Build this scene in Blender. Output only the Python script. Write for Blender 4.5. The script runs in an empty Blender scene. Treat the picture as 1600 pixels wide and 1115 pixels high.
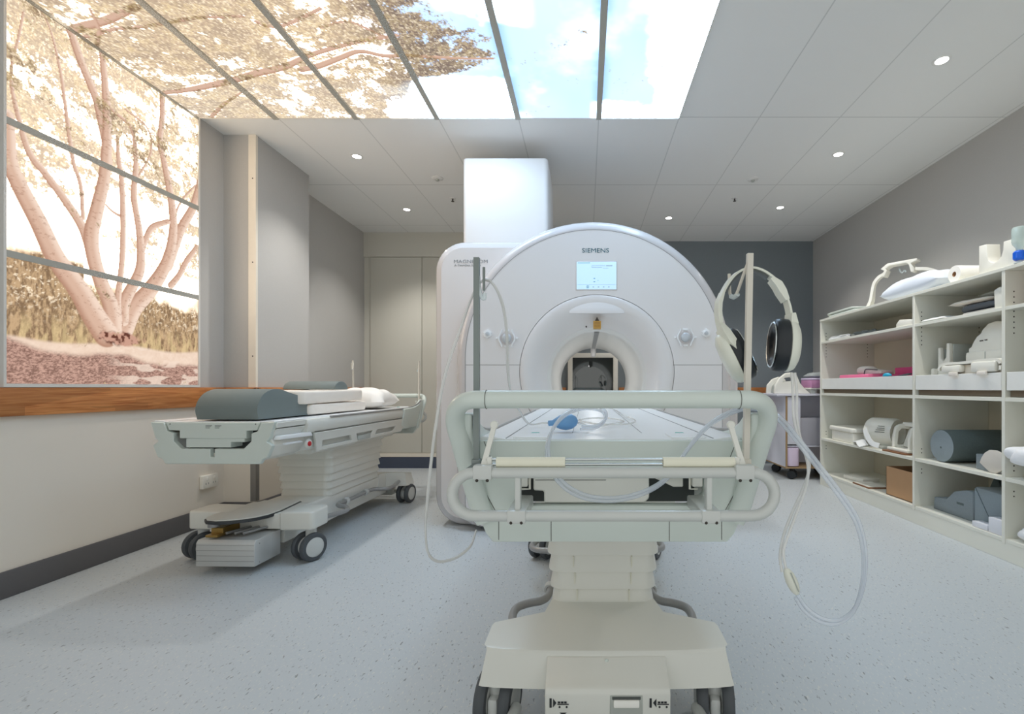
import bpy, bmesh, math, random
import numpy as np
from mathutils import Vector, Matrix

# ------------------------------------------------------------------ camera, world, exposure
SC = bpy.context.scene
COL = SC.collection
EYE = 1.05                       # camera height (m)
FOC, CX, CY = 750.0, 915.0, 605.0


def W(x, y, d):
    """a point seen at photo position (x, y) standing d metres down the room"""
    return Vector(((x - CX) * d / FOC, d, EYE - (y - CY) * d / FOC))


cam_d = bpy.data.cameras.new('camera')
cam = bpy.data.objects.new('camera', cam_d)
COL.objects.link(cam)
cam.location = (0, 0, EYE)
cam.rotation_euler = (math.radians(90), 0, 0)
cam_d.sensor_fit = 'HORIZONTAL'
cam_d.sensor_width = 36.0
cam_d.lens = FOC / 1600 * 36.0
cam_d.shift_x = -(CX - 800) / 1600
cam_d.shift_y = (CY - 557.5) / 1600
cam_d.clip_start = 0.02
SC.camera = cam

world = bpy.data.worlds.new('world')
SC.world = world
world.use_nodes = True
bgn = world.node_tree.nodes['Background']
bgn.inputs[0].default_value = (0.98, 1.0, 0.97, 1)
bgn.inputs[1].default_value = 0.6
vs = SC.view_settings
vs.view_transform = 'Standard'
vs.look = 'None'
vs.exposure = 0.46
vs.gamma = 1.0
vs.use_curve_mapping = False
try:
    SC.cycles.use_denoising = True
    SC.cycles.max_bounces = 8
    SC.cycles.diffuse_bounces = 5
    SC.cycles.transparent_max_bounces = 12
    SC.cycles.caustics_reflective = False
    SC.cycles.caustics_refractive = False
    SC.cycles.sample_clamp_indirect = 6.0
except Exception:
    pass

R = math.radians
CEIL = 3.07
XL, XR, YB = -2.895, 3.145, 6.64
YF = -0.3                        # shell left open just behind the camera so world light fills in


# ------------------------------------------------------------------ materials


def s2l(c):
    c = np.asarray(c, dtype=float) / 255.0
    return np.where(c <= 0.04045, c / 12.92, ((c + 0.055) / 1.055) ** 2.4)


M = {}


def mat(name, rgb, rough=0.45, metal=0.0, var=0.04, scale=12.0, bump=0.0, bscale=200.0, spec=0.5,
        emit=0.0, alpha=1.0, trans=0.0, coat=0.0, coord='Object'):
    m = bpy.data.materials.new(name)
    m.use_nodes = True
    nt = m.node_tree
    b = nt.nodes['Principled BSDF']
    lin = s2l(rgb)
    tc = nt.nodes.new('ShaderNodeTexCoord')
    nz = nt.nodes.new('ShaderNodeTexNoise')
    nz.inputs['Scale'].default_value = scale
    nz.inputs['Detail'].default_value = 4
    nt.links.new(tc.outputs[coord], nz.inputs['Vector'])
    mx = nt.nodes.new('ShaderNodeMix')
    mx.data_type = 'RGBA'
    mx.inputs['A'].default_value = tuple(lin * (1 - var)) + (1,)
    mx.inputs['B'].default_value = tuple(np.minimum(lin * (1 + var), 1)) + (1,)
    nt.links.new(nz.outputs['Fac'], mx.inputs['Factor'])
    nt.links.new(mx.outputs['Result'], b.inputs['Base Color'])
    b.inputs['Roughness'].default_value = rough
    b.inputs['Metallic'].default_value = metal
    b.inputs['Specular IOR Level'].default_value = spec
    b.inputs['Alpha'].default_value = alpha
    b.inputs['Transmission Weight'].default_value = trans
    b.inputs['Coat Weight'].default_value = coat
    if emit:
        nt.links.new(mx.outputs['Result'], b.inputs['Emission Color'])
        b.inputs['Emission Strength'].default_value = emit
    if bump:
        n2 = nt.nodes.new('ShaderNodeTexNoise')
        n2.inputs['Scale'].default_value = bscale
        n2.inputs['Detail'].default_value = 3
        nt.links.new(tc.outputs[coord], n2.inputs['Vector'])
        bp = nt.nodes.new('ShaderNodeBump')
        bp.inputs['Strength'].default_value = bump
        bp.inputs['Distance'].default_value = 0.002
        nt.links.new(n2.outputs['Fac'], bp.inputs['Height'])
        nt.links.new(bp.outputs['Normal'], b.inputs['Normal'])
    M[name] = m
    return m


mat('fabric_grey', (190, 188, 185), 0.95, var=0.06, scale=160, bump=0.25, bscale=500)
mat('fabric_dark', (128, 136, 141), 0.95, var=0.08, scale=160, bump=0.25, bscale=500)
mat('wall_cream', (232, 224, 212), 0.6, var=0.02, scale=3)
mat('door_cream', (214, 211, 200), 0.55, var=0.02, scale=3)
mat('trim_cream', (236, 228, 214), 0.5)
mat('trim_metal', (150, 148, 145), 0.35, metal=0.6)
mat('skirting', (98, 97, 99), 0.6)
mat('skirting_blue', (70, 78, 96), 0.6)
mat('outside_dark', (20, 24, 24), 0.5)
mat('trolley_cream', (224, 224, 217), 0.38, var=0.015, scale=5, coat=0.15)
mat('trolley_green', (210, 219, 213), 0.35, var=0.015, scale=5, coat=0.2)
mat('tube_grey', (200, 203, 200), 0.3, coat=0.3)
mat('brake_grey', (160, 160, 160), 0.3, metal=0.3)
mat('seam', (96, 96, 92), 0.8)
mat('screw', (70, 66, 62), 0.4, metal=0.7)
mat('foam_cream', (234, 232, 214), 0.8)
mat('chrome', (205, 210, 210), 0.18, metal=0.9)
mat('alu', (205, 206, 204), 0.35, metal=0.35)
mat('tyre', (78, 82, 86), 0.6)
mat('tyre_black', (34, 38, 42), 0.5)
mat('hub', (206, 208, 205), 0.4)
mat('black_edge', (52, 55, 58), 0.5)
mat('brass', (178, 146, 84), 0.3, metal=0.7)
mat('gap_shade', (84, 88, 86), 0.8)  # shade inside recesses put into the colour; also the outlet slots
mat('red_button', (196, 36, 40), 0.3)
mat('table_white', (238, 240, 241), 0.3, var=0.01)
mat('tag_green', (96, 180, 168), 0.5)
mat('mri_white', (228, 226, 226), 0.28, var=0.01, scale=2, coat=0.3)
mat('mri_side', (226, 221, 219), 0.35, var=0.01, scale=2)
mat('mri_rim', (208, 204, 204), 0.22, var=0.01, scale=2, coat=0.4)
mat('mri_box', (226, 222, 219), 0.4, var=0.01, scale=2)
mat('bore_white', (226, 226, 224), 0.35, var=0.01, scale=2)
mat('bore_strip', (150, 152, 154), 0.4)
mat('seam_soft', (142, 141, 140), 0.7)
mat('brand_teal', (8, 92, 108), 0.4)
mat('logo_grey', (150, 152, 154), 0.5)
mat('label_gold', (196, 152, 70), 0.5)
mat('button_white', (240, 242, 244), 0.25, coat=0.5)
mat('knob_grey', (196, 202, 208), 0.3, coat=0.3)
mat('screen_mark', (110, 170, 200), 0.5)
mat('screen_grey', (170, 190, 205), 0.5)
mat('screen_blue', (200, 232, 248), 0.3, emit=0.28, var=0.015, scale=9)
mat('pole_cream', (214, 209, 198), 0.4)
mat('pole_steel', (128, 136, 134), 0.35, metal=0.4)
mat('hook_clear', (226, 236, 238), 0.15, alpha=0.6)
mat('phones_white', (226, 228, 216), 0.35, coat=0.2)
mat('phones_black', (26, 32, 38), 0.35)
mat('phones_band', (86, 92, 92), 0.4)
mat('hose_clear', (222, 230, 240), 0.08, alpha=0.5, spec=0.8, coat=0.6)
mat('hose_thin', (236, 236, 234), 0.15, alpha=0.62, spec=0.7, coat=0.4)
mat('bulb_blue', (112, 164, 214), 0.35)
mat('pad_grey', (118, 128, 127), 0.75, bump=0.2, bscale=300)
mat('pad_dark', (88, 100, 106), 0.8)
mat('pad_white', (244, 236, 226), 0.6)
mat('pillow_white', (246, 244, 240), 0.75, bump=0.3, bscale=25)
mat('pillow_blue', (226, 234, 246), 0.7, bump=0.3, bscale=30)
mat('shelf_white', (234, 233, 222), 0.4, var=0.01, scale=4)
mat('shelf_back', (222, 214, 194), 0.5, var=0.02, scale=4)
mat('hole', (70, 66, 58), 0.8)
mat('tray_white', (242, 242, 238), 0.3)
mat('tray_gap_shade', (122, 108, 90), 0.8)  # shade below the trays, put into the colour
mat('coil_white', (242, 240, 230), 0.35, coat=0.2)
mat('coil_grey', (178, 182, 176), 0.4)
mat('pink_foam', (242, 126, 166), 0.8)
mat('pink_deep', (214, 82, 128), 0.8)
mat('purple_pad', (196, 140, 178), 0.8)
mat('purple_top', (224, 208, 236), 0.8)
mat('teal', (22, 160, 196), 0.4)
mat('pad_sage', (196, 204, 198), 0.6)
mat('cloth_grey', (160, 166, 166), 0.9, bump=0.5, bscale=60)
mat('cloth_pale', (226, 228, 228), 0.9, bump=0.5, bscale=60)
mat('cloth_white', (246, 247, 250), 0.9, bump=0.5, bscale=40)
mat('cloth_pink', (244, 206, 202), 0.9)
mat('cable_dark', (84, 90, 98), 0.5)
mat('cardboard', (190, 150, 112), 0.85, var=0.06, scale=8)
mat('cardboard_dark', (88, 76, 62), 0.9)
mat('brown_card', (138, 96, 66), 0.8)
mat('foam_grey', (136, 146, 151), 0.95, var=0.1, scale=90, bump=0.3, bscale=250)
mat('foam_dark', (94, 106, 106), 0.95, var=0.12, scale=90, bump=0.3, bscale=250)
mat('foam_slate', (142, 154, 160), 0.95, var=0.06, scale=90)
mat('disc_pale', (214, 208, 200), 0.5)
mat('box_pale', (226, 228, 236), 0.5)
mat('bottle_clear', (214, 232, 228), 0.15, alpha=0.6)
mat('blue_cap', (14, 104, 232), 0.3)
mat('cart_white', (222, 222, 232), 0.45)
mat('cart_inside', (176, 174, 182), 0.6)
mat('cart_edge', (168, 140, 104), 0.6)
mat('cart_lilac', (232, 214, 236), 0.35)
mat('outlet_white', (242, 238, 228), 0.35)
mat('paper_white', (248, 246, 240), 0.8)
mat('grey_text', (110, 116, 110), 0.6)
mat('downlight_lens', (255, 250, 244), 0.3, emit=9.0)
mat('downlight_ring', (232, 232, 230), 0.35)


def wood_material():
    m = bpy.data.materials.new('wood_rail')
    m.use_nodes = True
    nt = m.node_tree
    b = nt.nodes['Principled BSDF']
    tc = nt.nodes.new('ShaderNodeTexCoord')
    mp = nt.nodes.new('ShaderNodeMapping')
    mp.inputs['Scale'].default_value = (3, 1.4, 26)
    nt.links.new(tc.outputs['Object'], mp.inputs['Vector'])
    nz = nt.nodes.new('ShaderNodeTexNoise')
    nz.inputs['Scale'].default_value = 3
    nz.inputs['Detail'].default_value = 6
    nz.inputs['Distortion'].default_value = 0.6
    nt.links.new(mp.outputs['Vector'], nz.inputs['Vector'])
    cr = nt.nodes.new('ShaderNodeValToRGB')
    cr.color_ramp.elements[0].position = 0.3
    cr.color_ramp.elements[0].color = tuple(s2l((168, 98, 50))) + (1,)
    cr.color_ramp.elements[1].position = 0.72
    cr.color_ramp.elements[1].color = tuple(s2l((214, 148, 90))) + (1,)
    nt.links.new(nz.outputs['Fac'], cr.inputs['Fac'])
    # boards of different tone butted end to end
    m2 = nt.nodes.new('ShaderNodeMapping')
    m2.inputs['Scale'].default_value = (0.01, 2.1, 11)
    nt.links.new(tc.outputs['Object'], m2.inputs['Vector'])
    vo = nt.nodes.new('ShaderNodeTexVoronoi')
    vo.distance = 'CHEBYCHEV'
    vo.inputs['Scale'].default_value = 1.0
    nt.links.new(m2.outputs['Vector'], vo.inputs['Vector'])
    hs = nt.nodes.new('ShaderNodeSeparateColor')
    nt.links.new(vo.outputs['Color'], hs.inputs['Color'])
    ma = nt.nodes.new('ShaderNodeMapRange')
    ma.inputs['To Min'].default_value = 0.8
    ma.inputs['To Max'].default_value = 1.15
    nt.links.new(hs.outputs['Red'], ma.inputs['Value'])
    hv = nt.nodes.new('ShaderNodeHueSaturation')
    nt.links.new(ma.outputs['Result'], hv.inputs['Value'])
    nt.links.new(cr.outputs['Color'], hv.inputs['Color'])
    nt.links.new(hv.outputs['Color'], b.inputs['Base Color'])
    b.inputs['Roughness'].default_value = 0.4
    M['wood_rail'] = m


wood_material()


def floor_material():
    m = bpy.data.materials.new('vinyl_floor')
    m.use_nodes = True
    nt = m.node_tree
    b = nt.nodes['Principled BSDF']
    tc = nt.nodes.new('ShaderNodeTexCoord')
    base = s2l((194, 200, 204))
    prev = None
    rgb = nt.nodes.new('ShaderNodeRGB')
    rgb.outputs[0].default_value = tuple(base) + (1,)
    prev = rgb.outputs[0]
    for sc, rot, lo, hi, colr, amt in ((105, 0.4, 0.72, 0.77, (118, 126, 132), 0.7), (75, 1.9, 0.72, 0.765, (104, 106, 106), 0.7),
                                       (130, 2.7, 0.67, 0.73, (220, 218, 210), 0.6)):
        mp = nt.nodes.new('ShaderNodeMapping')
        mp.inputs['Rotation'].default_value = (0, 0, rot)
        mp.inputs['Scale'].default_value = (1, 0.42, 1)
        nt.links.new(tc.outputs['Object'], mp.inputs['Vector'])
        nz = nt.nodes.new('ShaderNodeTexNoise')
        nz.inputs['Scale'].default_value = sc
        nz.inputs['Detail'].default_value = 2
        nt.links.new(mp.outputs['Vector'], nz.inputs['Vector'])
        mr = nt.nodes.new('ShaderNodeMapRange')
        mr.inputs['From Min'].default_value = lo - 0.06
        mr.inputs['From Max'].default_value = hi - 0.06
        mr.inputs['To Max'].default_value = amt
        nt.links.new(nz.outputs['Fac'], mr.inputs['Value'])
        mx = nt.nodes.new('ShaderNodeMix')
        mx.data_type = 'RGBA'
        mx.inputs['B'].default_value = tuple(s2l(colr)) + (1,)
        nt.links.new(mr.outputs['Result'], mx.inputs['Factor'])
        nt.links.new(prev, mx.inputs['A'])
        prev = mx.outputs['Result']
    nt.links.new(prev, b.inputs['Base Color'])
    b.inputs['Roughness'].default_value = 0.42
    b.inputs['Specular IOR Level'].default_value = 0.35
    M['vinyl_floor'] = m


floor_material()


def ceiling_material():
    m = bpy.data.materials.new('ceiling_tiles')
    m.use_nodes = True
    nt = m.node_tree
    b = nt.nodes['Principled BSDF']
    tc = nt.nodes.new('ShaderNodeTexCoord')
    sp = nt.nodes.new('ShaderNodeSeparateXYZ')
    nt.links.new(tc.outputs['Object'], sp.inputs['Vector'])

    def line(sock, off, period, half):
        a = nt.nodes.new('ShaderNodeMath'); a.operation = 'ADD'; a.inputs[1].default_value = -off + period * 20 + period / 2
        nt.links.new(sock, a.inputs[0])
        mo = nt.nodes.new('ShaderNodeMath'); mo.operation = 'MODULO'; mo.inputs[1].default_value = period
        nt.links.new(a.outputs[0], mo.inputs[0])
        su = nt.nodes.new('ShaderNodeMath'); su.operation = 'SUBTRACT'; su.inputs[1].default_value = period / 2
        nt.links.new(mo.outputs[0], su.inputs[0])
        ab = nt.nodes.new('ShaderNodeMath'); ab.operation = 'ABSOLUTE'
        nt.links.new(su.outputs[0], ab.inputs[0])
        lt = nt.nodes.new('ShaderNodeMath'); lt.operation = 'LESS_THAN'; lt.inputs[1].default_value = half
        nt.links.new(ab.outputs[0], lt.inputs[0])
        return lt.outputs[0]
    lx = line(sp.outputs['X'], 0.70, 0.602, 0.004)
    ly = line(sp.outputs['Y'], 3.59, 1.2, 0.005)
    mxm = nt.nodes.new('ShaderNodeMath'); mxm.operation = 'MAXIMUM'
    nt.links.new(lx, mxm.inputs[0]); nt.links.new(ly, mxm.inputs[1])
    mx = nt.nodes.new('ShaderNodeMix'); mx.data_type = 'RGBA'
    mx.inputs['A'].default_value = tuple(s2l((238, 239, 238))) + (1,)
    mx.inputs['B'].default_value = tuple(s2l((212, 214, 213))) + (1,)
    nt.links.new(mxm.outputs[0], mx.inputs['Factor'])
    nt.links.new(mx.outputs['Result'], b.inputs['Base Color'])
    b.inputs['Roughness'].default_value = 0.85
    M['ceiling_tiles'] = m


ceiling_material()


def mirror_glass_material():
    m = mat('dark_glass', (10, 26, 24), 0.03, spec=1.0)
    b = m.node_tree.nodes['Principled BSDF']
    b.inputs['IOR'].default_value = 2.0
    b.inputs['Specular IOR Level'].default_value = 0.6


mirror_glass_material()


def picture_material():
    m = bpy.data.materials.new('backlit_print')
    m.use_nodes = True
    nt = m.node_tree
    for n in list(nt.nodes):
        if n.type != 'OUTPUT_MATERIAL':
            nt.nodes.remove(n)
    out = [n for n in nt.nodes if n.type == 'OUTPUT_MATERIAL'][0]
    at = nt.nodes.new('ShaderNodeVertexColor')
    at.layer_name = 'print'
    em = nt.nodes.new('ShaderNodeEmission')
    em.inputs['Strength'].default_value = 0.74
    nt.links.new(at.outputs['Color'], em.inputs['Color'])
    nt.links.new(em.outputs[0], out.inputs['Surface'])
    M['backlit_print'] = m


picture_material()

# ------------------------------------------------------------------ mesh builder


def catmull(pts, sub=6, closed=False):
    pts = [Vector(p) for p in pts]
    n = len(pts)
    out = []
    rng = n if closed else n - 1
    for i in range(rng):
        p0 = pts[(i - 1) % n] if closed or i > 0 else pts[0] * 2 - pts[1]
        p1, p2 = pts[i], pts[(i + 1) % n]
        p3 = pts[(i + 2) % n] if closed or i < n - 2 else pts[-1] * 2 - pts[-2]
        for k in range(sub):
            t = k / sub
            out.append(0.5 * ((2 * p1) + (p2 - p0) * t + (2 * p0 - 5 * p1 + 4 * p2 - p3) * t * t + (3 * p1 - p0 - 3 * p2 + p3) * t ** 3))
    if not closed:
        out.append(pts[-1].copy())
    return out


class MB:
    def __init__(self, material):
        self.v, self.f, self.mi, self.mats = [], [], [], []
        self.use(material)
        self.T = None

    def use(self, material):
        if material not in self.mats:
            self.mats.append(material)
        self.cur = self.mats.index(material)
        return self

    def add(self, verts, faces):
        o = len(self.v)
        if self.T is not None:
            verts = [self.T @ Vector(p) for p in verts]
        self.v.extend([tuple(p) for p in verts])
        for f in faces:
            self.f.append(tuple(i + o for i in f))
            self.mi.append(self.cur)
        return self

    def add_bm(self, bm):
        bm.normal_update()
        bm.verts.index_update()
        self.add([v.co.copy() for v in bm.verts], [[v.index for v in f.verts] for f in bm.faces])
        bm.free()
        return self

    def box(self, x0, x1, y0, y1, z0, z1, bev=0.0, seg=2):
        vs_ = [(x, y, z) for x in (x0, x1) for y in (y0, y1) for z in (z0, z1)]
        fs = [(0, 1, 3, 2), (4, 6, 7, 5), (0, 4, 5, 1), (2, 3, 7, 6), (0, 2, 6, 4), (1, 5, 7, 3)]
        if not bev:
            return self.add(vs_, fs)
        bm = bmesh.new()
        bv = [bm.verts.new(p) for p in vs_]
        for f in fs:
            bm.faces.new([bv[i] for i in f])
        bmesh.ops.recalc_face_normals(bm, faces=bm.faces)
        w = min(bev, 0.49 * min(abs(x1 - x0), abs(y1 - y0), abs(z1 - z0)))
        bmesh.ops.bevel(bm, geom=list(bm.edges), offset=w, segments=seg, affect='EDGES', profile=0.5)
        return self.add_bm(bm)

    def prism(self, poly, axis, a0, a1, bev=0.0, seg=2, holes=()):
        """polygon (2D) run from a0 to a1 along an axis; 'x': (y,z), 'y': (x,z), 'z': (x,y)"""
        def p3(p, a):
            return {'x': (a, p[0], p[1]), 'y': (p[0], a, p[1]), 'z': (p[0], p[1], a)}[axis]
        bm = bmesh.new()
        edges = []
        for lp in [poly] + list(holes):
            vv = [bm.verts.new(p3(p, a0)) for p in lp]
            for i in range(len(vv)):
                edges.append(bm.edges.new((vv[i], vv[(i + 1) % len(vv)])))
        if holes:
            bmesh.ops.triangle_fill(bm, use_beauty=True, use_dissolve=False, edges=edges)
        else:
            bm.faces.new(bm.verts)
        r = bmesh.ops.extrude_face_region(bm, geom=list(bm.faces))
        dv = Vector(p3((0, 0), a1)) - Vector(p3((0, 0), a0))
        for e in r['geom']:
            if isinstance(e, bmesh.types.BMVert):
                e.co += dv
        bmesh.ops.recalc_face_normals(bm, faces=bm.faces)
        if bev:
            es = [e for e in bm.edges if len(e.link_faces) == 2 and e.calc_face_angle(0) > R(28)]
            bmesh.ops.bevel(bm, geom=es, offset=bev, segments=seg, affect='EDGES', profile=0.5, clamp_overlap=True)
        return self.add_bm(bm)

    def loft(self, loops, cap0=False, cap1=False, closed=True):
        n = len(loops[0])
        vs_, fs = [], []
        for lp in loops:
            vs_.extend(lp)
        for k in range(len(loops) - 1):
            for i in range(n if closed else n - 1):
                j = (i + 1) % n
                fs.append((k * n + i, k * n + j, (k + 1) * n + j, (k + 1) * n + i))
        if cap0:
            fs.append(tuple(range(n - 1, -1, -1)))
        if cap1:
            fs.append(tuple((len(loops) - 1) * n + i for i in range(n)))
        return self.add(vs_, fs)

    def tube(self, path, r, n=10, sub=0, closed=False, caps=True, aspect=1.0, up=None):
        pts = catmull(path, sub, closed) if sub else [Vector(p) for p in path]
        N = len(pts)
        loops = []
        prev = None
        for i, p in enumerate(pts):
            if closed:
                t = (pts[(i + 1) % N] - pts[i - 1]).normalized()
            else:
                t = (pts[min(i + 1, N - 1)] - pts[max(i - 1, 0)]).normalized()
            if up is not None:
                a = Vector(up)
                a = a - t * a.dot(t)
                a = a.normalized() if a.length > 1e-5 else t.orthogonal().normalized()
            elif prev is None:
                a = t.orthogonal().normalized()
            else:
                a = prev - t * prev.dot(t)
                a = a.normalized() if a.length > 1e-6 else t.orthogonal().normalized()
            prev = a
            b = t.cross(a)
            rr = float(np.interp(i / max(1, N - 1), np.linspace(0, 1, len(r)), r)) if isinstance(r, (list, tuple)) else r
            asp = float(np.interp(i / max(1, N - 1), np.linspace(0, 1, len(aspect)), aspect)) if isinstance(aspect, (list, tuple)) else aspect
            loops.append([p + a * (rr * math.cos(2 * math.pi * k / n)) + b * (rr * asp * math.sin(2 * math.pi * k / n)) for k in range(n)])
        if closed:
            loops.append(loops[0])
            return self.loft(loops)
        return self.loft(loops, caps, caps)

    def bar(self, path, w, h, up=(0, 0, 1)):
        """rectangular section swept along a path; w across, h along up"""
        pts = [Vector(p) for p in path]
        N = len(pts)
        loops = []
        for i, p in enumerate(pts):
            t = (pts[min(i + 1, N - 1)] - pts[max(i - 1, 0)]).normalized()
            a = Vector(up); a = (a - t * a.dot(t)).normalized()
            b = t.cross(a)
            ww = w[i] if isinstance(w, (list, tuple)) else w
            hh = h[i] if isinstance(h, (list, tuple)) else h
            loops.append([p + a * hh / 2 + b * ww / 2, p + a * hh / 2 - b * ww / 2, p - a * hh / 2 - b * ww / 2, p - a * hh / 2 + b * ww / 2])
        return self.loft(loops, True, True)

    def lathe(self, prof, c, axis='z', n=32, cap0=True, cap1=True):
        """prof: (radius, height along axis)"""
        loops = []
        for r, h in prof:
            lp = []
            for k in range(n):
                a = 2 * math.pi * k / n
                u, w = r * math.cos(a), r * math.sin(a)
                q = {'z': (u, w, h), 'y': (u, h, w), 'x': (h, u, w)}[axis]
                lp.append(Vector(c) + Vector(q))
            loops.append(lp)
        return self.loft(loops, cap0, cap1)

    def ellip(self, c, rad, n=20, m=12, power=1.0, wob=0.0, seed=0, zmin=None):
        rnd = random.Random(seed)
        ph = [(rnd.uniform(0, 6.28), rnd.uniform(1.5, 4), rnd.uniform(0, 6.28)) for _ in range(5)]
        loops = []
        for j in range(m + 1):
            th = math.pi * j / m
            lp = []
            for k in range(n):
                a = 2 * math.pi * k / n
                x, y, z = math.sin(th) * math.cos(a), math.sin(th) * math.sin(a), math.cos(th)
                if power != 1.0:
                    x, y, z = (math.copysign(abs(q) ** power, q) for q in (x, y, z))
                s = 1.0
                if wob:
                    s += wob * sum(math.sin(f * (x * 2 + y * 1.3 + z) + p) * math.cos(f * (y * 1.7 - x) + q) for p, f, q in ph) / 2.2
                zz = c[2] + rad[2] * z * s
                if zmin is not None:
                    zz = max(zz, zmin)
                lp.append((c[0] + rad[0] * x * s, c[1] + rad[1] * y * s, zz))
            loops.append(lp)
        return self.loft(loops)

    def pillow(self, c, sx, sy, h, n=18, flat=0.25, wob=0.0, seed=1):
        """a soft pad with pinched edges lying with its underside near c.z"""
        rnd = random.Random(seed)
        ph = [(rnd.uniform(3, 9), rnd.uniform(3, 9), rnd.uniform(0, 6)) for _ in range(4)]
        vs_, fs = [], []
        for side in (1, -1):
            o = len(vs_)
            for i in range(n + 1):
                for j in range(n + 1):
                    u, v = -1 + 2 * i / n, -1 + 2 * j / n
                    e = max(0.0, (1 - u ** 4) * (1 - v ** 4)) ** 0.5
                    pinch = 1 - 0.06 * (u * u * (1 - v * v) * 0 + (1 - abs(u)) * 0)
                    w = wob * sum(math.sin(a * u + b * v + p) for a, b, p in ph) / 4
                    z = h * (flat + (1 - flat) * e * (1 + w)) if side == 1 else h * flat * (1 - e)
                    vs_.append((c[0] + sx * u * pinch, c[1] + sy * v * pinch, c[2] + z))
            for i in range(n):
                for j in range(n):
                    q = (o + i * (n + 1) + j, o + (i + 1) * (n + 1) + j, o + (i + 1) * (n + 1) + j + 1, o + i * (n + 1) + j + 1)
                    fs.append(q if side == 1 else q[::-1])
        return self.add(vs_, fs)

    def text(self, s, size, origin, xdir=(1, 0, 0), ydir=(0, 0, 1), extrude=0.0008, offset=0.0, align='LEFT', width=None):
        cu = bpy.data.curves.new('lettering', 'FONT')
        cu.body = s
        cu.size = size
        cu.extrude = extrude
        cu.offset = offset
        cu.resolution_u = 3
        ob = bpy.data.objects.new('lettering', cu)
        COL.objects.link(ob)
        bpy.context.view_layer.update()
        me = bpy.data.meshes.new_from_object(ob.evaluated_get(bpy.context.evaluated_depsgraph_get()))
        xs = [v.co.x for v in me.vertices]
        w = max(xs) - min(xs)
        k = (width / w) if width else 1.0
        off = min(xs) + (w / 2 if align == 'CENTER' else 0)
        X, Y = Vector(xdir), Vector(ydir)
        Z = X.cross(Y)
        O = Vector(origin)
        self.add([O + X * ((v.co.x - off) * k) + Y * v.co.y + Z * v.co.z for v in me.vertices], [list(p.vertices) for p in me.polygons])
        bpy.data.objects.remove(ob)
        bpy.data.meshes.remove(me)
        bpy.data.curves.remove(cu)
        return self

    def build(self, name, parent=None, loc=None, smooth=True, ang=38, rot=None):
        me = bpy.data.meshes.new(name)
        me.from_pydata(self.v, [], self.f)
        for k in self.mats:
            me.materials.append(M[k])
        me.polygons.foreach_set('material_index', self.mi)
        bm = bmesh.new()
        bm.from_mesh(me)
        bmesh.ops.remove_doubles(bm, verts=bm.verts, dist=1e-6)
        bmesh.ops.recalc_face_normals(bm, faces=bm.faces)
        bm.to_mesh(me)
        bm.free()
        if smooth:
            me.polygons.foreach_set('use_smooth', [True] * len(me.polygons))
            me.set_sharp_from_angle(angle=R(ang))
        me.update()
        o = bpy.data.objects.new(name, me)
        COL.objects.link(o)
        if parent is not None:
            o.parent = parent
        if loc is not None:
            o.location = loc
        if rot is not None:
            o.rotation_euler = rot
        return o


def tag(o, label, cat, group=None, kind=None):
    o['label'] = label
    o['category'] = cat
    if group:
        o['group'] = group
    if kind:
        o['kind'] = kind
    return o


def thing(name, label, cat, loc=(0, 0, 0), rotz=0.0, group=None):
    o = bpy.data.objects.new(name, None)
    COL.objects.link(o)
    o.empty_display_size = 0.05
    o.location = loc
    o.rotation_euler = (0, 0, rotz)
    return tag(o, label, cat, group)


def struct(o, label, cat):
    return tag(o, label, cat, kind='structure')


def circle(cx, cz, r, y, n=64):
    return [(cx + r * math.cos(2 * math.pi * k / n), y, cz + r * math.sin(2 * math.pi * k / n)) for k in range(n)]


def rrect(x0, x1, y0, y1, r, n=6):
    pts = []
    for (cx, cy, a0) in ((x1 - r, y1 - r, 0), (x0 + r, y1 - r, 90), (x0 + r, y0 + r, 180), (x1 - r, y0 + r, 270)):
        for k in range(n + 1):
            a = R(a0 + 90 * k / n)
            pts.append((cx + r * math.cos(a), cy + r * math.sin(a)))
    return pts


# ------------------------------------------------------------------ the room
struct(MB('vinyl_floor').box(-3.3, 3.3, YF, 6.9, -0.1, 0).build('floor'), 'speckled grey vinyl floor of the scanner room', 'floor')
struct(MB('ceiling_tiles').box(-3.3, 3.3, YF, 6.9, CEIL, CEIL + 0.1).build('ceiling'), 'pale ceiling of long rectangular tiles', 'ceiling')
RZ0, RZ1 = 0.905, 1.05            # wooden bumper rail
PX, PY0, PY1 = -2.64, 3.84, 4.58  # the pier on the left wall
b = MB('fabric_grey').box(XL - 0.15, XL, YF, 6.9, 1.0, CEIL)
b.use('wall_cream').box(XL - 0.15, XL, YF, 6.9, 0, 1.0)
struct(b.build('wall_left', smooth=False), 'left wall, grey fabric above and cream below the wooden rail', 'wall')
b = MB('fabric_grey').box(XL - 0.02, PX, PY0, PY1, 1.0, CEIL)
b.use('wall_cream').box(XL - 0.02, PX, PY0, PY1, 0, 1.0)
struct(b.build('wall_pier', smooth=False), 'square pier standing out from the left wall', 'wall')
b = MB('trim_cream').box(PX - 0.055, PX + 0.004, PY0 - 0.004, PY0 + 0.02, RZ1, CEIL)
b.use('screw')
for z in (2.72, 2.05, 1.3):
    b.lathe([(0.005, 0), (0.005, 0.002)], (PX - 0.02, PY0 - 0.0065, z), 'y', 8)
struct(b.build('trim_1'), 'cream strip up the near corner of the pier', 'trim')
struct(MB('trim_metal').box(PX - 0.04, PX + 0.003, PY0 - 0.003, PY0 + 0.04, 0.14, RZ0).build('trim_2'), 'grey metal corner guard low on the pier', 'trim')
struct(MB('fabric_grey').box(XR, XR + 0.15, YF, 6.9, 0, CEIL).build('wall_right'), 'right wall in plain grey fabric', 'wall')
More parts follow.
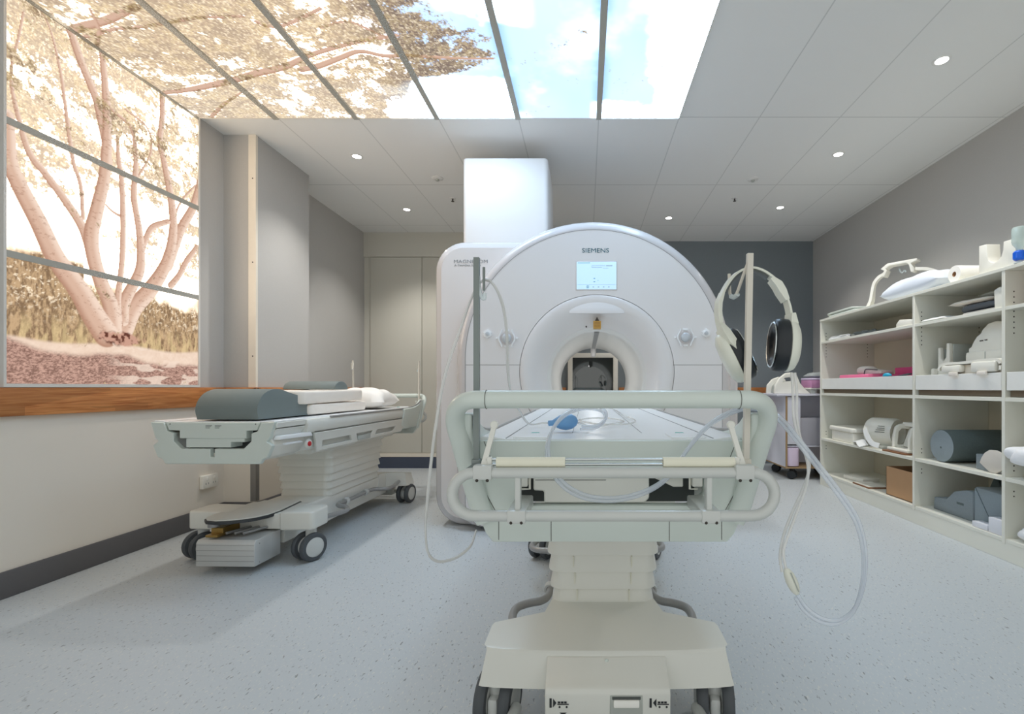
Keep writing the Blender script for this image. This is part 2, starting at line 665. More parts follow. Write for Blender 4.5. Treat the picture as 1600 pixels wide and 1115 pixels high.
# back wall: dark fabric with an observation window behind the scanner
WX0, WX1, WZ0, WZ1 = -0.19, 0.39, 0.55, 1.47
b = MB('fabric_dark')
b.prism([(-0.7, 0), (XR, 0), (XR, CEIL), (-0.7, CEIL)], 'y', YB, YB + 0.15, holes=[[(WX0, WZ0), (WX1, WZ0), (WX1, WZ1), (WX0, WZ1)]])
struct(b.build('wall_back', smooth=False), 'dark slate fabric back wall behind the scanner', 'wall')
b = MB('outlet_white')
for (x0, x1, z0, z1) in ((WX0 - 0.055, WX0 + 0.01, WZ0 - 0.05, WZ1 + 0.05), (WX1 - 0.01, WX1 + 0.055, WZ0 - 0.05, WZ1 + 0.05),
                         (WX0, WX1, WZ0 - 0.055, WZ0 + 0.01), (WX0, WX1, WZ1 - 0.01, WZ1 + 0.055)):
    b.box(x0, x1, YB - 0.035, YB + 0.02, z0, z1, 0.006)
wf = struct(b.build('window_1'), 'white framed dark window seen through the scanner bore', 'window')
MB('dark_glass').box(WX0, WX1, YB + 0.005, YB + 0.02, WZ0, WZ1).build('pane', wf)
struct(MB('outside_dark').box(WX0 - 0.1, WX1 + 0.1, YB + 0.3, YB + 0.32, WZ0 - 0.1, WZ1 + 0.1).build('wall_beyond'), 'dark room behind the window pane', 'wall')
# cream wall with built-in doors at the left of the back wall
DY = 6.26
struct(MB('door_cream').box(XL, -0.7, DY + 0.02, YB + 0.15, 0, CEIL).build('wall_back_left', smooth=False), 'cream back wall around the built-in cupboard doors', 'wall')
dx = [-2.81, -2.135, -1.46, -0.78]
for i in range(3):
    b = MB('door_cream').box(dx[i] + 0.003, dx[i + 1] - 0.003, DY - 0.004, DY + 0.03, 0.2, 2.745, 0.002)
    if i == 1:
        for xx in (dx[i] + 0.02,):
            pass
    struct(b.build('door_%d' % (i + 1)), ('flat cream cupboard door nearest the left wall', 'flat cream cupboard door behind the trolley handle', 'flat cream cupboard door behind the scanner')[i], 'door')
struct(MB('door_cream').box(XL, -0.7, DY - 0.004, DY + 0.02, 2.752, CEIL).build('trim_3'), 'cream panel above the cupboard doors', 'trim')
struct(MB('trim_cream').box(-2.81, -0.7, DY - 0.012, DY + 0.02, 0.145, 0.195).build('trim_4'), 'pale strip below the cupboard doors', 'trim')
struct(MB('skirting_blue').box(XL, -0.7, DY - 0.018, DY + 0.02, 0, 0.14).build('baseboard_back'), 'dark blue skirting under the cupboard doors', 'baseboard')
b = MB('skirting').box(XL, XL + 0.012, YF, PY0, 0, 0.135, 0.004)
b.box(XL, PX + 0.012, PY0 - 0.012, PY0, 0, 0.135, 0.004).box(PX, PX + 0.012, PY0 - 0.012, PY1 + 0.012, 0, 0.135, 0.004)
b.box(XL, XL + 0.012, PY1, DY, 0, 0.135, 0.004)
struct(b.build('baseboard_left'), 'dark grey skirting along the left wall and pier', 'baseboard')
struct(MB('skirting').box(XR - 0.012, XR, YF, YB, 0, 0.135, 0.004).build('baseboard_right'), 'dark grey skirting along the right wall', 'baseboard')
b = MB('wood_rail').box(XL - 0.01, XL + 0.03, YF, PY0, RZ0, RZ1, 0.006)
b.box(XL, PX + 0.03, PY0 - 0.03, PY0, RZ0, RZ1, 0.006).box(PX, PX + 0.03, PY0 - 0.03, PY1, RZ0, RZ1, 0.006)
b.box(XL, XL + 0.03, PY1, DY, RZ0, RZ1, 0.006)
struct(b.build('trim_5'), 'wooden bumper rail along the left wall', 'trim')
struct(MB('wood_rail').box(0.46, XR, YB - 0.03, YB, RZ0, RZ1, 0.006).box(-0.7, -0.27, YB - 0.03, YB, RZ0, RZ1, 0.006).build('trim_6'), 'wooden bumper rail along the dark back wall', 'trim')

# ------------------------------------------------------------------ backlit prints: a tree on the wall, its crown and sky overhead
_rng = np.random.RandomState(7)
_lat = _rng.rand(256, 256)


def vnoise(x, y):
    xi, yi = np.floor(x).astype(int), np.floor(y).astype(int)
    fx, fy = x - xi, y - yi
    fx, fy = fx * fx * (3 - 2 * fx), fy * fy * (3 - 2 * fy)
    a, b_, c, d = (_lat[xi % 256, yi % 256], _lat[(xi + 1) % 256, yi % 256], _lat[xi % 256, (yi + 1) % 256], _lat[(xi + 1) % 256, (yi + 1) % 256])
    return (a * (1 - fx) + b_ * fx) * (1 - fy) + (c * (1 - fx) + d * fx) * fy


def fbm(x, y, f, o=4, g=0.5):
    s, a, t = 0.0, 1.0, 0.0
    for k in range(o):
        s = s + a * vnoise(x * f + 17.3 * k, y * f + 9.1 * k)
        t += a
        a *= g
        f *= 2.03
    return s / t


def sst(a, b_, x):
    t = np.clip((x - a) / (b_ - a), 0, 1)
    return t * t * (3 - 2 * t)


def lerp(a, b_, t):
    return a * (1 - t[..., None]) + b_ * t[..., None]


def stroke(P, Q, pts, wid):
    """distance field of a tapering polyline: returns (|d|/w, signed side) minimised"""
    pts = catmull([(p[0], p[1], 0) for p in pts], 6)
    best = np.full(P.shape, 9.0)
    side = np.zeros(P.shape)
    n = len(pts) - 1
    for i in range(n):
        a, b_ = pts[i], pts[i + 1]
        w0, w1 = np.interp(i / n, np.linspace(0, 1, len(wid)), wid), np.interp((i + 1) / n, np.linspace(0, 1, len(wid)), wid)
        ex, ey = b_.x - a.x, b_.y - a.y
        L2 = ex * ex + ey * ey + 1e-12
        t = np.clip(((P - a.x) * ex + (Q - a.y) * ey) / L2, 0, 1)
        dx_, dy_ = P - a.x - ex * t, Q - a.y - ey * t
        r = np.sqrt(dx_ * dx_ + dy_ * dy_) / (w0 + (w1 - w0) * t)
        s = np.sign(ex * dy_ - ey * dx_) * r
        up = r < best
        best = np.where(up, r, best)
        side = np.where(up, s, side)
    return best, side


WHITE = np.array([6.6, 5.5, 4.3])
OLIVE, BROWN, GOLD, UMBER = s2l((198, 176, 134)), s2l((162, 134, 104)), s2l((234, 208, 142)), s2l((122, 96, 74))
BARK, BARKD, BARKL = s2l((220, 184, 162)), s2l((172, 124, 100)), s2l((246, 222, 204))


def leaves(P, Q, dens):
    """mottled leaf colour and coverage over a metric plane"""
    n1 = fbm(P * 0.8 + 3, Q * 1.3 + 8, 7, 4, 0.65)
    n2 = fbm(P * 1.2 + 0.3 * Q, Q * 0.9 + 4, 30, 4, 0.8)
    n3 = fbm(P + 11, Q * 1.2, 110, 2, 0.9)
    n4 = fbm(P - 0.4 * Q, Q * 1.1 + 0.4 * P, 75, 2, 0.9)
    cov = sst(0.44, 0.60, dens + (n1 - 0.5) * 1.4 + (n2 - 0.5) * 0.8 + (n3 - 0.5) * 0.45)
    c = lerp(BROWN, OLIVE, sst(0.36, 0.62, n3))
    c = lerp(c, GOLD, sst(0.52, 0.66, fbm(P + 31, Q + 3, 13, 2, 0.6)) * sst(0.40, 0.60, n4) * 0.9)
    c = lerp(c, UMBER, sst(0.48, 0.66, n4) * 0.85)
    c = lerp(c, UMBER * 0.8, sst(0.46, 0.66, fbm(P * 0.9 + 21, Q * 1.5 + 2, 11, 4, 0.7)) * 0.6)
    c = lerp(c, s2l((250, 232, 200)), sst(0.60, 0.74, fbm(P + 2, Q - 9, 95, 2, 0.9)) * 0.8)
    return cov, c


def wall_px(x, y):
    d = -XL * FOC / (CX - x)
    return (d, EYE - (y - CY) * d / FOC)


TRUNKS = [
    ([(160, 522), (140, 492), (118, 454), (82, 404), (54, 347), (24, 290), (8, 250), (4, 180)], [24, 22, 19, 17, 15, 13, 11]),
    ([(172, 522), (168, 480), (154, 445), (142, 408), (137, 368), (147, 322), (158, 271), (162, 200), (160, 150), (154, 85)], [17, 15, 14, 14, 12, 10, 8, 6]),
    ([(166, 262), (156, 205), (148, 165), (139, 140), (124, 105), (108, 60), (100, 40)], [7, 9, 9, 8, 8, 7]),
    ([(140, 412), (124, 358), (97, 315), (65, 272), (40, 240), (24, 190), (10, 120), (22, 60), (30, 20)], [9, 9, 8, 7, 5, 3, 2, 2]),
    ([(180, 505), (179, 465), (185, 411), (187, 358), (185, 286), (180, 250), (178, 215)], [7, 6, 6, 6, 5, 3]),
    ([(187, 500), (190, 470), (212, 426), (215, 393), (212, 358), (204, 304), (207, 252), (200, 200), (168, 170), (165, 150)], [11, 11, 10, 8, 7, 6, 4, 3, 2]),
    ([(215, 393), (222, 375), (233, 355), (258, 346)], [7, 6, 6, 5]),
    ([(190, 515), (205, 480), (233, 448), (255, 411), (265, 368), (264, 322), (252, 255), (245, 222), (249, 176), (248, 140)], [16, 16, 15, 12, 10, 9, 7, 6, 6, 6]),
    ([(258, 415), (270, 380), (280, 354), (298, 322), (308, 286)], [10, 10, 9, 8]),
    ([(262, 446), (275, 430), (287, 408), (303, 386)], [7, 6, 6, 5]),
    ([(124, 340), (120, 290), (108, 250), (98, 180), (88, 110), (70, 40), (45, 0)], [4, 4, 4, 3, 2, 2]),
    ([(212, 350), (200, 300), (230, 240), (225, 200), (190, 170)], [2, 2, 2, 2]),
    ([(265, 360), (275, 320), (300, 290)], [3, 2, 2]),
    ([(187, 340), (170, 330), (160, 320)], [3, 2]),
]


def paint_wall(D, Z):
    img = np.ones(D.shape + (3,)) * WHITE
    img = img * (0.85 + 0.3 * fbm(D, Z, 3, 2))[..., None]
    hz = 0.36 + 0.32 * sst(1.9, 2.9, Z) + 0.14 * sst(2.95, 2.4, D) * sst(1.9, 2.4, Z)
    cov, c = leaves(D, Z, np.where(Z > 1.85, hz, 0.1))
    img = lerp(img, c, cov * 0.92)
    # belt of distant trees
    top = np.where(D < 2.75, 1.78, 1.68) + 0.16 * (fbm(D, Z, 7, 3) - 0.5)
    belt = sst(0.06, -0.06, Z - top)
    n = fbm(D * 2.0, Z * 0.7, 40, 4, 0.75)
    bc = lerp(s2l((138, 112, 86)), s2l((204, 172, 134)), sst(0.30, 0.68, n))
    bc = lerp(bc, np.array([1.5, 1.3, 1.0]), sst(0.58, 0.72, fbm(D + 9, Z + 5, 60, 3, 0.85)) * 0.6 * sst(1.35, 1.6, Z))
    bc = lerp(bc, s2l((246, 220, 164)), sst(1.47, 1.34, Z) * sst(0.4, 0.6, fbm(D * 2.2, Z * 0.6, 18, 3)) * 0.45)
    img = lerp(img, bc, belt)
    # ground
    gz = 1.305 + 0.012 * np.sin(D * 9)
    g = sst(0.012, -0.012, Z - gz)
    gc = lerp(s2l((250, 226, 206)), s2l((232, 204, 182)), fbm(D, Z, 40, 3, 0.7))
    mz = gz - 0.045 - 0.035 * fbm(D, Z * 0.0, 8, 3) + 0.05 * sst(2.6, 2.3, D) - 0.03 * sst(2.95, 3.2, D)
    mul = lerp(s2l((124, 88, 78)), s2l((206, 164, 148)), sst(0.30, 0.72, fbm(D * 0.9, Z * 2.0, 85, 3, 0.95)))
    gc = lerp(gc, mul, sst(0.02, -0.02, Z - mz) * 0.92)
    gc = lerp(gc, s2l((246, 224, 206)), sst(0.56, 0.64, fbm(D, Z * 4, 9, 2)) * sst(2.85, 3.05, D) * 0.7)
    img = lerp(img, gc, g)
    streak = fbm(D * 0.7, Z * 1.6, 60, 3, 0.8)
    for pts, wid in TRUNKS[::-1]:
        mp = [wall_px(*p) for p in pts]
        wm = [w * 0.0033 * (0.7 + 0.3 * (mp[int(i * (len(mp) - 1) / max(1, len(wid) - 1))][0] / 2.9) ** 2) for i, w in enumerate(wid)]
        r, s = stroke(D, Z, mp, wm)
        m = sst(1.06, 0.92, r)
        col = lerp(BARK, BARKD, sst(0.25, 1.0, s) * 0.75)
        col = lerp(col, BARKL * 1.05, sst(0.0, -0.8, s) * 0.8)
        col = lerp(col, BARKD * 0.8, sst(0.62, 0.74, streak) * 0.4)
        img = lerp(img, col, m)
    # root flare
    bx, bz = wall_px(186, 530)
    rr = np.sqrt(((D - bx) / 0.15) ** 2 + ((Z - bz) / 0.05) ** 2) + 0.9 * (fbm(D, Z, 22, 3) - 0.5)
    img = lerp(img, lerp(s2l((104, 62, 50)), s2l((206, 160, 140)), sst(0.4, 0.62, fbm(D, Z, 50, 3))), sst(1.1, 0.7, rr))
    # a veil of leaves over the thin upper twigs
    cov, c = leaves(D + 5, Z + 3, np.where(Z > 2.0, 0.16 + 0.16 * sst(2.0, 2.9, Z), 0.0))
    return lerp(img, c, cov * 0.8)


def ceil_px(x, y):
    Y = (CEIL - EYE) * FOC / (CY - y)
    return ((x - CX) * Y / FOC, Y)


BOUGHS = [
    ([(106, 46), (130, 38), (161, 30), (190, 18), (214, 6)], [7, 7, 6, 5]),
    ([(248, 143), (290, 138), (327, 131), (365, 122), (400, 112), (445, 101), (490, 81), (560, 62), (620, 52)], [5, 6, 7, 7, 7, 5, 4, 3]),
    ([(470, 106), (495, 101), (530, 88), (562, 77), (600, 84), (640, 84), (720, 88), (770, 88)], [6, 6, 5, 4, 4, 3, 2]),
    ([(130, 55), (180, 42), (230, 38), (300, 25), (380, 22)], [3, 3, 3, 2]),
    ([(150, 70), (155, 45), (140, 10)], [3, 2, 2]),
    ([(330, 180), (350, 160), (380, 140)], [4, 3, 2]),
    ([(400, 30), (420, 38), (450, 34), (500, 10)], [3, 3, 3]),
    ([(600, 55), (570, 40), (540, 30), (500, 40)], [3, 2, 2]),
]


def paint_ceiling(X, Y):
    sky = lerp(s2l((206, 230, 250)), s2l((232, 243, 252)), fbm(X, Y, 2.2, 3)) * np.array([1.12, 1.26, 1.6])
    bandx = X
    # bluer towards the edges of each sky panel, clouds breaking in
    cl = fbm(X + 5, Y, 2.6, 5)
    cloud = np.zeros(X.shape)
    cloud = np.maximum(cloud, sst(0.18, 0.42, X - 0.16 + 0.5 * (cl - 0.5)))          # right panel
    cloud = np.maximum(cloud, sst(3.28, 3.42, Y + 0.5 * (cl - 0.5)) * sst(0.02, 0.12, X))
    cloud = np.maximum(cloud, sst(3.1, 3.2, Y + 0.35 * (cl - 0.5)) * sst(-0.50, -0.54, X))   # lower part of the fourth panel
    cloud = np.maximum(cloud, sst(2.62, 2.5, Y + 0.5 * (cl - 0.5)) * sst(0.3, 0.0, np.abs(X + 0.55)))
    cloud = np.maximum(cloud, sst(0.50, 0.85, cl) * 0.12)
    blue = s2l((176, 214, 250)) * np.array([1.0, 1.16, 1.5])
    fr = np.abs(((X - 0.70) / 0.602) % 1.0 - 0.5) * 2
    sky = lerp(sky, blue, sst(0.72, 1.0, fr) * sst(-0.62, -0.5, X))
    img = lerp(sky, np.array([7.4, 10.4, 13.4]), cloud)
    # leaf edge
    ex = np.interp(Y, [2.3, 2.55, 2.72, 2.86, 2.93, 3.02, 3.12, 3.3, 3.6], [-0.72, -0.74, -0.6, -0.42, -0.36, -0.55, -0.98, -1.2, -1.4])
    dens = 0.79 * sst(0.06, -0.22, X - ex + 0.25 * (fbm(X, Y, 8, 3) - 0.5)) * (0.8 + 0.35 * (fbm(X + 2, Y + 7, 2.4, 2)))
    img = lerp(img, np.array([7.6, 6.3, 4.9]), sst(-1.0, -1.5, X) * 0.9)
    for k, (pts, wid) in enumerate(BOUGHS):
        mp = [ceil_px(*p) for p in pts]
        r, s = stroke(X, Y, mp, [w * 0.0042 for w in wid])
        col = lerp(BARK, BARKD, sst(0.1, 1.0, s) * 0.8)
        img = lerp(img, col, sst(1.1, 0.9, r))
        dens = dens - 0.35 * sst(1.4, 0.8, r)
    cov, c = leaves(X, Y, dens)
    return lerp(img, c, cov * 0.95)


def print_sheet(name, parent, P, Q, to3, paint):
    """flat backlit print: a fine grid carrying the picture as its own colour"""
    h, w = P.shape
    co = to3(P, Q).reshape(-1, 3)
    idx = np.arange(h * w).reshape(h, w)
    quads = np.stack([idx[:-1, :-1], idx[:-1, 1:], idx[1:, 1:], idx[1:, :-1]], -1).reshape(-1, 4)
    me = bpy.data.meshes.new(name)
    me.from_pydata(co.tolist(), [], quads.tolist())
    rgb = np.clip(paint(P, Q), 0, 16).reshape(-1, 3)
    ca = me.color_attributes.new('print', 'FLOAT_COLOR', 'POINT')
    ca.data.foreach_set('color', np.concatenate([rgb, np.ones((len(rgb), 1))], 1).astype(np.float32).ravel())
    me.materials.append(M['backlit_print'])
    me.update()
    o = bpy.data.objects.new(name, me)
    COL.objects.link(o)
    o.parent = parent
    return o


mat('panel_bar', (176, 174, 166), 0.5)
mat('panel_bar_white', (226, 222, 216), 0.5)
PD0, PD1 = 2.375, 3.555           # the wall print along the room
zb = [1.065, 1.715, 2.375, 3.05]
wl = ['backlit wall print of tree roots and brown mulch ground, lowest of three', 'backlit wall print of pale trunks forking, middle of three',
      'backlit wall print of upper branches and leaves, topmost of three']
for i in range(3):
    z0, z1 = zb[i], zb[i + 1]
    root = thing('backlit_wall_print', wl[i], 'light panel', (XL, (PD0 + PD1) / 2, z0), group='backlit tree prints on the wall')
    ox, oy, oz = root.location
    bm_ = MB('panel_bar')
    ww = 0.017
    bm_.box(0, 0.03, PD0 - oy, PD1 - oy, 0, ww).box(0, 0.03, PD0 - oy, PD1 - oy, z1 - z0 - ww, z1 - z0) if i else None
    if i == 0:
        bm_.box(0, 0.03, PD0 - oy, PD1 - oy, z1 - z0 - ww, z1 - z0)
        bm_.use('panel_bar_white').box(0, 0.03, PD0 - oy, PD1 - oy, -0.014, 0.004)
    bm_.use('panel_bar_white').box(0, 0.03, PD0 - oy - 0.012, PD0 - oy, -0.014 if i == 0 else 0, z1 - z0).box(0, 0.03, PD1 - oy, PD1 - oy + 0.014, -0.014 if i == 0 else 0, z1 - z0)
    bm_.build('frame', root)
    D, Z = np.meshgrid(np.linspace(PD0, PD1, 290), np.linspace(z0 + (0.004 if i == 0 else ww), z1 - ww, 170))
    print_sheet('picture', root, D, Z, lambda P, Q: np.stack([np.full(P.shape, 0.022), P - oy, Q - oz], -1), paint_wall)

xb = [0.70 - 0.602 * k for k in range(6, -1, -1)]
xb[0] = XL
CY0, CY1 = 2.375, 3.585
cl_ = ['backlit ceiling print of leaves and bough beside the wall print', 'backlit ceiling print of brown foliage, second from the wall print',
       'backlit ceiling print where two boughs fork, third from the wall print', 'backlit ceiling print of leaves ending in white cloud',
       'backlit ceiling print of plain pale blue sky', 'backlit ceiling print of white cloud, farthest from the tree']
for i in range(6):
    x0, x1 = xb[i], xb[i + 1]
    root = thing('backlit_ceiling_print', cl_[i], 'light panel', ((x0 + x1) / 2, (CY0 + CY1) / 2, CEIL), group='backlit prints on the ceiling')
    ox, oy, oz = root.location
    ww = 0.019
    fb = MB('panel_bar').box(x0 - ox, x0 - ox + ww, CY0 - oy, CY1 - oy, -0.024, 0)
    if i < 5:
        fb.box(x1 - ox - ww, x1 - ox, CY0 - oy, CY1 - oy, -0.024, 0)
    else:
        fb.use('panel_bar_white').box(x1 - ox - 0.006, x1 - ox, CY0 - oy, CY1 - oy, -0.016, 0)
    fb.use('panel_bar_white').box(x0 - ox, x1 - ox, CY1 - oy - 0.006, CY1 - oy, -0.016, 0).box(x0 - ox, x1 - ox, CY0 - oy, CY0 - oy + 0.006, -0.016, 0)
    fb.build('frame', root)
    Xg, Yg = np.meshgrid(np.linspace(x0 + ww, x1 - (ww if i < 5 else 0.006), 110), np.linspace(CY0 + 0.006, CY1 - 0.006, 210))
    print_sheet('picture', root, Xg, Yg, lambda P, Q: np.stack([P - ox, Q - oy, np.full(P.shape, -0.012)], -1), paint_ceiling)

# ------------------------------------------------------------------ ceiling fittings
lamps = [(-2.0, 4.197, 'lit recessed downlight near the wall pier'), (-2.03, 5.45, 'lit recessed downlight in front of the cream cupboard doors'),
         (0.99, 5.72, 'lit recessed downlight above and behind the scanner arch'), (2.185, 5.39, 'lit recessed downlight over the white cart'),
         (2.19, 4.16, 'lit recessed downlight over the middle of the right hand shelving'), (2.2, 2.965, 'lit recessed downlight nearest the camera on the right')]
for x, y, lb in lamps:
    root = thing('ceiling_downlight', lb, 'downlight', (x, y, CEIL), group='recessed ceiling downlights')
    MB('downlight_ring').lathe([(0.036, 0.0), (0.036, -0.004), (0.046, -0.005), (0.052, -0.002), (0.052, 0.0)], (0, 0, 0), 'z', 28, False, False).build('trim_ring', root)
    MB('downlight_lens').lathe([(0.036, -0.002), (0.02, -0.0035)], (0, 0, 0), 'z', 24, False, True).build('lens', root)
    l = bpy.data.lights.new('lamp', 'SPOT')
    l.energy = 42
    l.spot_size = R(110)
    l.spot_blend = 0.7
    l.shadow_soft_size = 0.04
    l.color = (1.0, 0.97, 0.92)
    lo = bpy.data.objects.new('lamp', l)
    COL.objects.link(lo)
    lo.parent = root
    lo.location = (0, 0, -0.02)
for x, y, lb in ((-1.43, 4.63, 'small white smoke detector on the ceiling beside the white duct'), (1.62, 4.65, 'small white smoke detector on the ceiling between the right downlights')):
    root = thing('smoke_detector', lb, 'detector', (x, y, CEIL))
    MB('downlight_ring').lathe([(0.055, 0), (0.055, -0.006), (0.048, -0.012), (0.02, -0.014)], (0, 0, 0), 'z', 24, False, True).build('base', root)
    MB('coil_grey').lathe([(0.018, -0.013), (0.014, -0.03), (0.004, -0.032)], (0, 0, 0), 'z', 16, False, True).build('sensor', root)
for x, y, lb in ((-1.42, 5.13, 'small sprinkler head on the ceiling left of the white duct'), (1.59, 5.12, 'small sprinkler head on the ceiling right of the scanner')):
    root = thing('sprinkler_head', lb, 'sprinkler', (x, y, CEIL))
    MB('downlight_ring').lathe([(0.034, 0), (0.032, -0.006), (0.012, -0.008)], (0, 0, 0), 'z', 20, False, True).build('escutcheon', root)
    MB('screw').lathe([(0.008, -0.006), (0.006, -0.03), (0.016, -0.032), (0.016, -0.035)], (0, 0, 0), 'z', 14, True, True).build('deflector', root)

# power point on the left wall
root = thing('power_outlet', 'white double power point low on the cream left wall', 'outlet', (XL, 3.67, 0.335))
b = MB('outlet_white').box(0, 0.03, -0.075, 0.075, -0.05, 0.05, 0.006)
plate_b = b
for yy in (-0.035, 0.035):
    s = MB('outlet_white').box(0.028, 0.036, yy - 0.01, yy + 0.01, 0.012, 0.036, 0.003).build('switch', root)
b = plate_b.use('gap_shade')
for yy in (-0.035, 0.035):
    for k in (-0.012, 0.012):
        b.box(0.0295, 0.0306, yy + k - 0.002, yy + k + 0.002, -0.02, -0.006)
b.build('plate', root)


# ------------------------------------------------------------------ the scanner
GX, GY = 0.06, 3.50
scan = thing('mri_scanner', 'large white MRI scanner with round bore, control screen and tall duct on top', 'scanner', (GX, GY, 0))


def gx(px, d=3.5):
    return (px - CX) * d / FOC - GX


# squared rear housing with a soft rim
def frame_loop(x0, x1, z0, z1, r, y, n=10):
    return [(x, y, z) for x, z in rrect(x0, x1, z0, z1, r, n)]


X0, X1, ZT = -1.205, 0.62, 2.16
BX, BZ = 0.025, 1.125           # bore axis
hole = [(BX + 0.62 * math.cos(2 * math.pi * k / 48), BZ + 0.62 * math.sin(2 * math.pi * k / 48)) for k in range(48)]
b = MB('mri_side')
b.prism(rrect(X0 + 0.055, X1, 0.06, ZT - 0.055, 0.17, 10), 'y', 0.125, 0.14, holes=[hole[::-1]])
b.use('mri_rim').loft([frame_loop(X0 + 0.055, X1, 0.06, ZT - 0.055, 0.17, 0.125), frame_loop(X0 + 0.052, X1, 0.058, ZT - 0.052, 0.17, 0.132), frame_loop(X0 + 0.02, X1, 0.02, ZT - 0.02, 0.21, 0.142),
                       frame_loop(X0 + 0.005, X1, 0.005, ZT - 0.005, 0.22, 0.165), frame_loop(X0, X1, 0.0, ZT, 0.225, 0.2), frame_loop(X0, X1, 0.0, ZT, 0.225, 0.5)])
b.build('rear_housing', scan, ang=50)
# body between front and back, pierced by the bore
b = MB('mri_side')
oc = [(0.0 + 0.98 * math.cos(R(a)), 1.263 + 0.88 * math.sin(R(a))) for a in range(0, 181, 6)]
oc = [(0.98, 0.02)] + oc + [(-0.98, 0.02)]
hole = [(BX + 0.40 * math.cos(2 * math.pi * k / 48), BZ + 0.40 * math.sin(2 * math.pi * k / 48)) for k in range(48)]
b.prism(oc, 'y', 0.45, 1.78, 0.0, 1, holes=[hole])
b.build('magnet_body', scan, ang=30)
MB('mri_rim').box(0.9, 1.19, 0.42, 1.3, 0.0, 1.38, 0.03, 3).build('side_cover', scan)

# arched front cover
AZ, AR = 1.263, 1.0


def arch(r, y, foot=0.03, n=60, k=1.0):
    pts = []
    for i in range(n + 1):
        a = math.pi * i / n
        pts.append((r * math.cos(a), y, AZ + r * math.sin(a)))
    w = r
    for t in np.linspace(0, 1, 8)[1:]:
        pts.append((-w + 0.0 * t, y, AZ + (foot + 0.16 - AZ) * t))
    for a in (30, 60, 90):
        pts.append((-w + 0.16 * (1 - math.cos(R(a))), y, foot + 0.16 - 0.16 * math.sin(R(a))))
    for a in (90, 60, 30):
        pts.append((w - 0.16 * (1 - math.cos(R(a))), y, foot + 0.16 - 0.16 * math.sin(R(a))))
    for t in np.linspace(1, 0, 8)[:-1]:
        pts.append((w, y, AZ + (foot + 0.16 - AZ) * t))
    return pts


b = MB('mri_rim')
b.loft([arch(0.938, 0.004), arch(0.948, 0.003), arch(0.975, 0.012), arch(1.0, 0.035), arch(1.015, 0.07), arch(1.02, 0.11), arch(1.015, 0.2), arch(0.985, 0.5)])
b.use('seam_soft').tube(arch(0.9365, -0.0005), 0.0016, 5, closed=True)
b.build('arch_rim', scan, ang=60)
# flat face with the ring cut out
FX, FZ, FR = 0.022, 1.162, 0.566
b = MB('mri_white')
outer = [(p[0], p[2]) for p in arch(0.935, 0)]
ring = [(FX + FR * math.cos(2 * math.pi * k / 96), FZ + FR * math.sin(2 * math.pi * k / 96)) for k in range(96)]
b.prism(outer, 'y', 0.0, 0.03, 0.0, 1, holes=[ring])
b.use('seam_soft')
b.box(-0.934, FX - FR + 0.01, -0.0006, 0.002, 1.212, 1.2155).box(FX + FR - 0.01, 0.934, -0.0006, 0.002, 1.212, 1.2155)
b.build('front_cover', scan, ang=30)
# funnel and bore: rings whose centre drifts from the face ring to the bore axis
prof = [(0.5645, 0.012, 0), (0.5635, 0.003, 0), (0.56, 0.0, 0.0), (0.535, -0.003, 0.05), (0.505, 0.0, 0.15), (0.475, 0.012, 0.3), (0.445, 0.035, 0.5), (0.415, 0.07, 0.7), (0.392, 0.105, 0.85),
        (0.380, 0.125, 0.95), (0.377, 0.128, 1.0), (0.3765, 0.131, 1.0), (0.366, 0.142, 1), (0.357, 0.152, 1), (0.352, 0.165, 1), (0.35, 0.19, 1), (0.35, 0.6, 1), (0.35, 1.2, 1), (0.35, 1.74, 1),
        (0.358, 1.80, 1), (0.40, 1.86, 1), (0.50, 1.90, 1), (0.62, 1.905, 1), (0.80, 1.88, 1), (0.86, 1.80, 1), (0.87, 1.70, 1)]
loops = []
for r, y, t in prof:
    cx_, cz_ = FX + (BX - FX) * t, FZ + (BZ - FZ) * t
    if y < 0.14 and t < 1:
        pass
    loops.append([(cx_ + r * math.cos(2 * math.pi * k / 96), y, cz_ + r * math.sin(2 * math.pi * k / 96)) for k in range(96)])
b = MB('mri_white').loft(loops[:11])
b.build('funnel', scan, ang=60)
b = MB('bore_white').loft(loops[10:20])
b.build('bore_liner', scan, ang=60)
b = MB('mri_white').loft(loops[19:])
b.build('rear_cover', scan, ang=60)
# strip along the top of the bore, and the camera peg at its far end
b = MB('bore_strip')
sl = []
for y in np.linspace(0.17, 1.74, 8):
    sl.append([(BX + 0.347 * math.sin(a), y, BZ + 0.347 * math.cos(a)) for a in np.linspace(-0.055, 0.055, 5)])
b.loft(sl, closed=False)
b.build('bore_light_strip', scan)
MB('mri_white').lathe([(0.03, 0), (0.03, -0.06), (0.024, -0.085), (0.01, -0.095)], (BX, 1.78, BZ + 0.352), 'z', 20, True, True).build('bore_camera', scan)
l = bpy.data.lights.new('bore_lamp', 'AREA')
l.shape = 'RECTANGLE'
l.size, l.size_y = 0.05, 1.3
l.energy = 1.8
l.color = (1.0, 0.99, 0.97)
lo = bpy.data.objects.new('bore_lamp', l)
COL.objects.link(lo)
lo.parent = scan
lo.location = (BX, 0.95, BZ + 0.338)
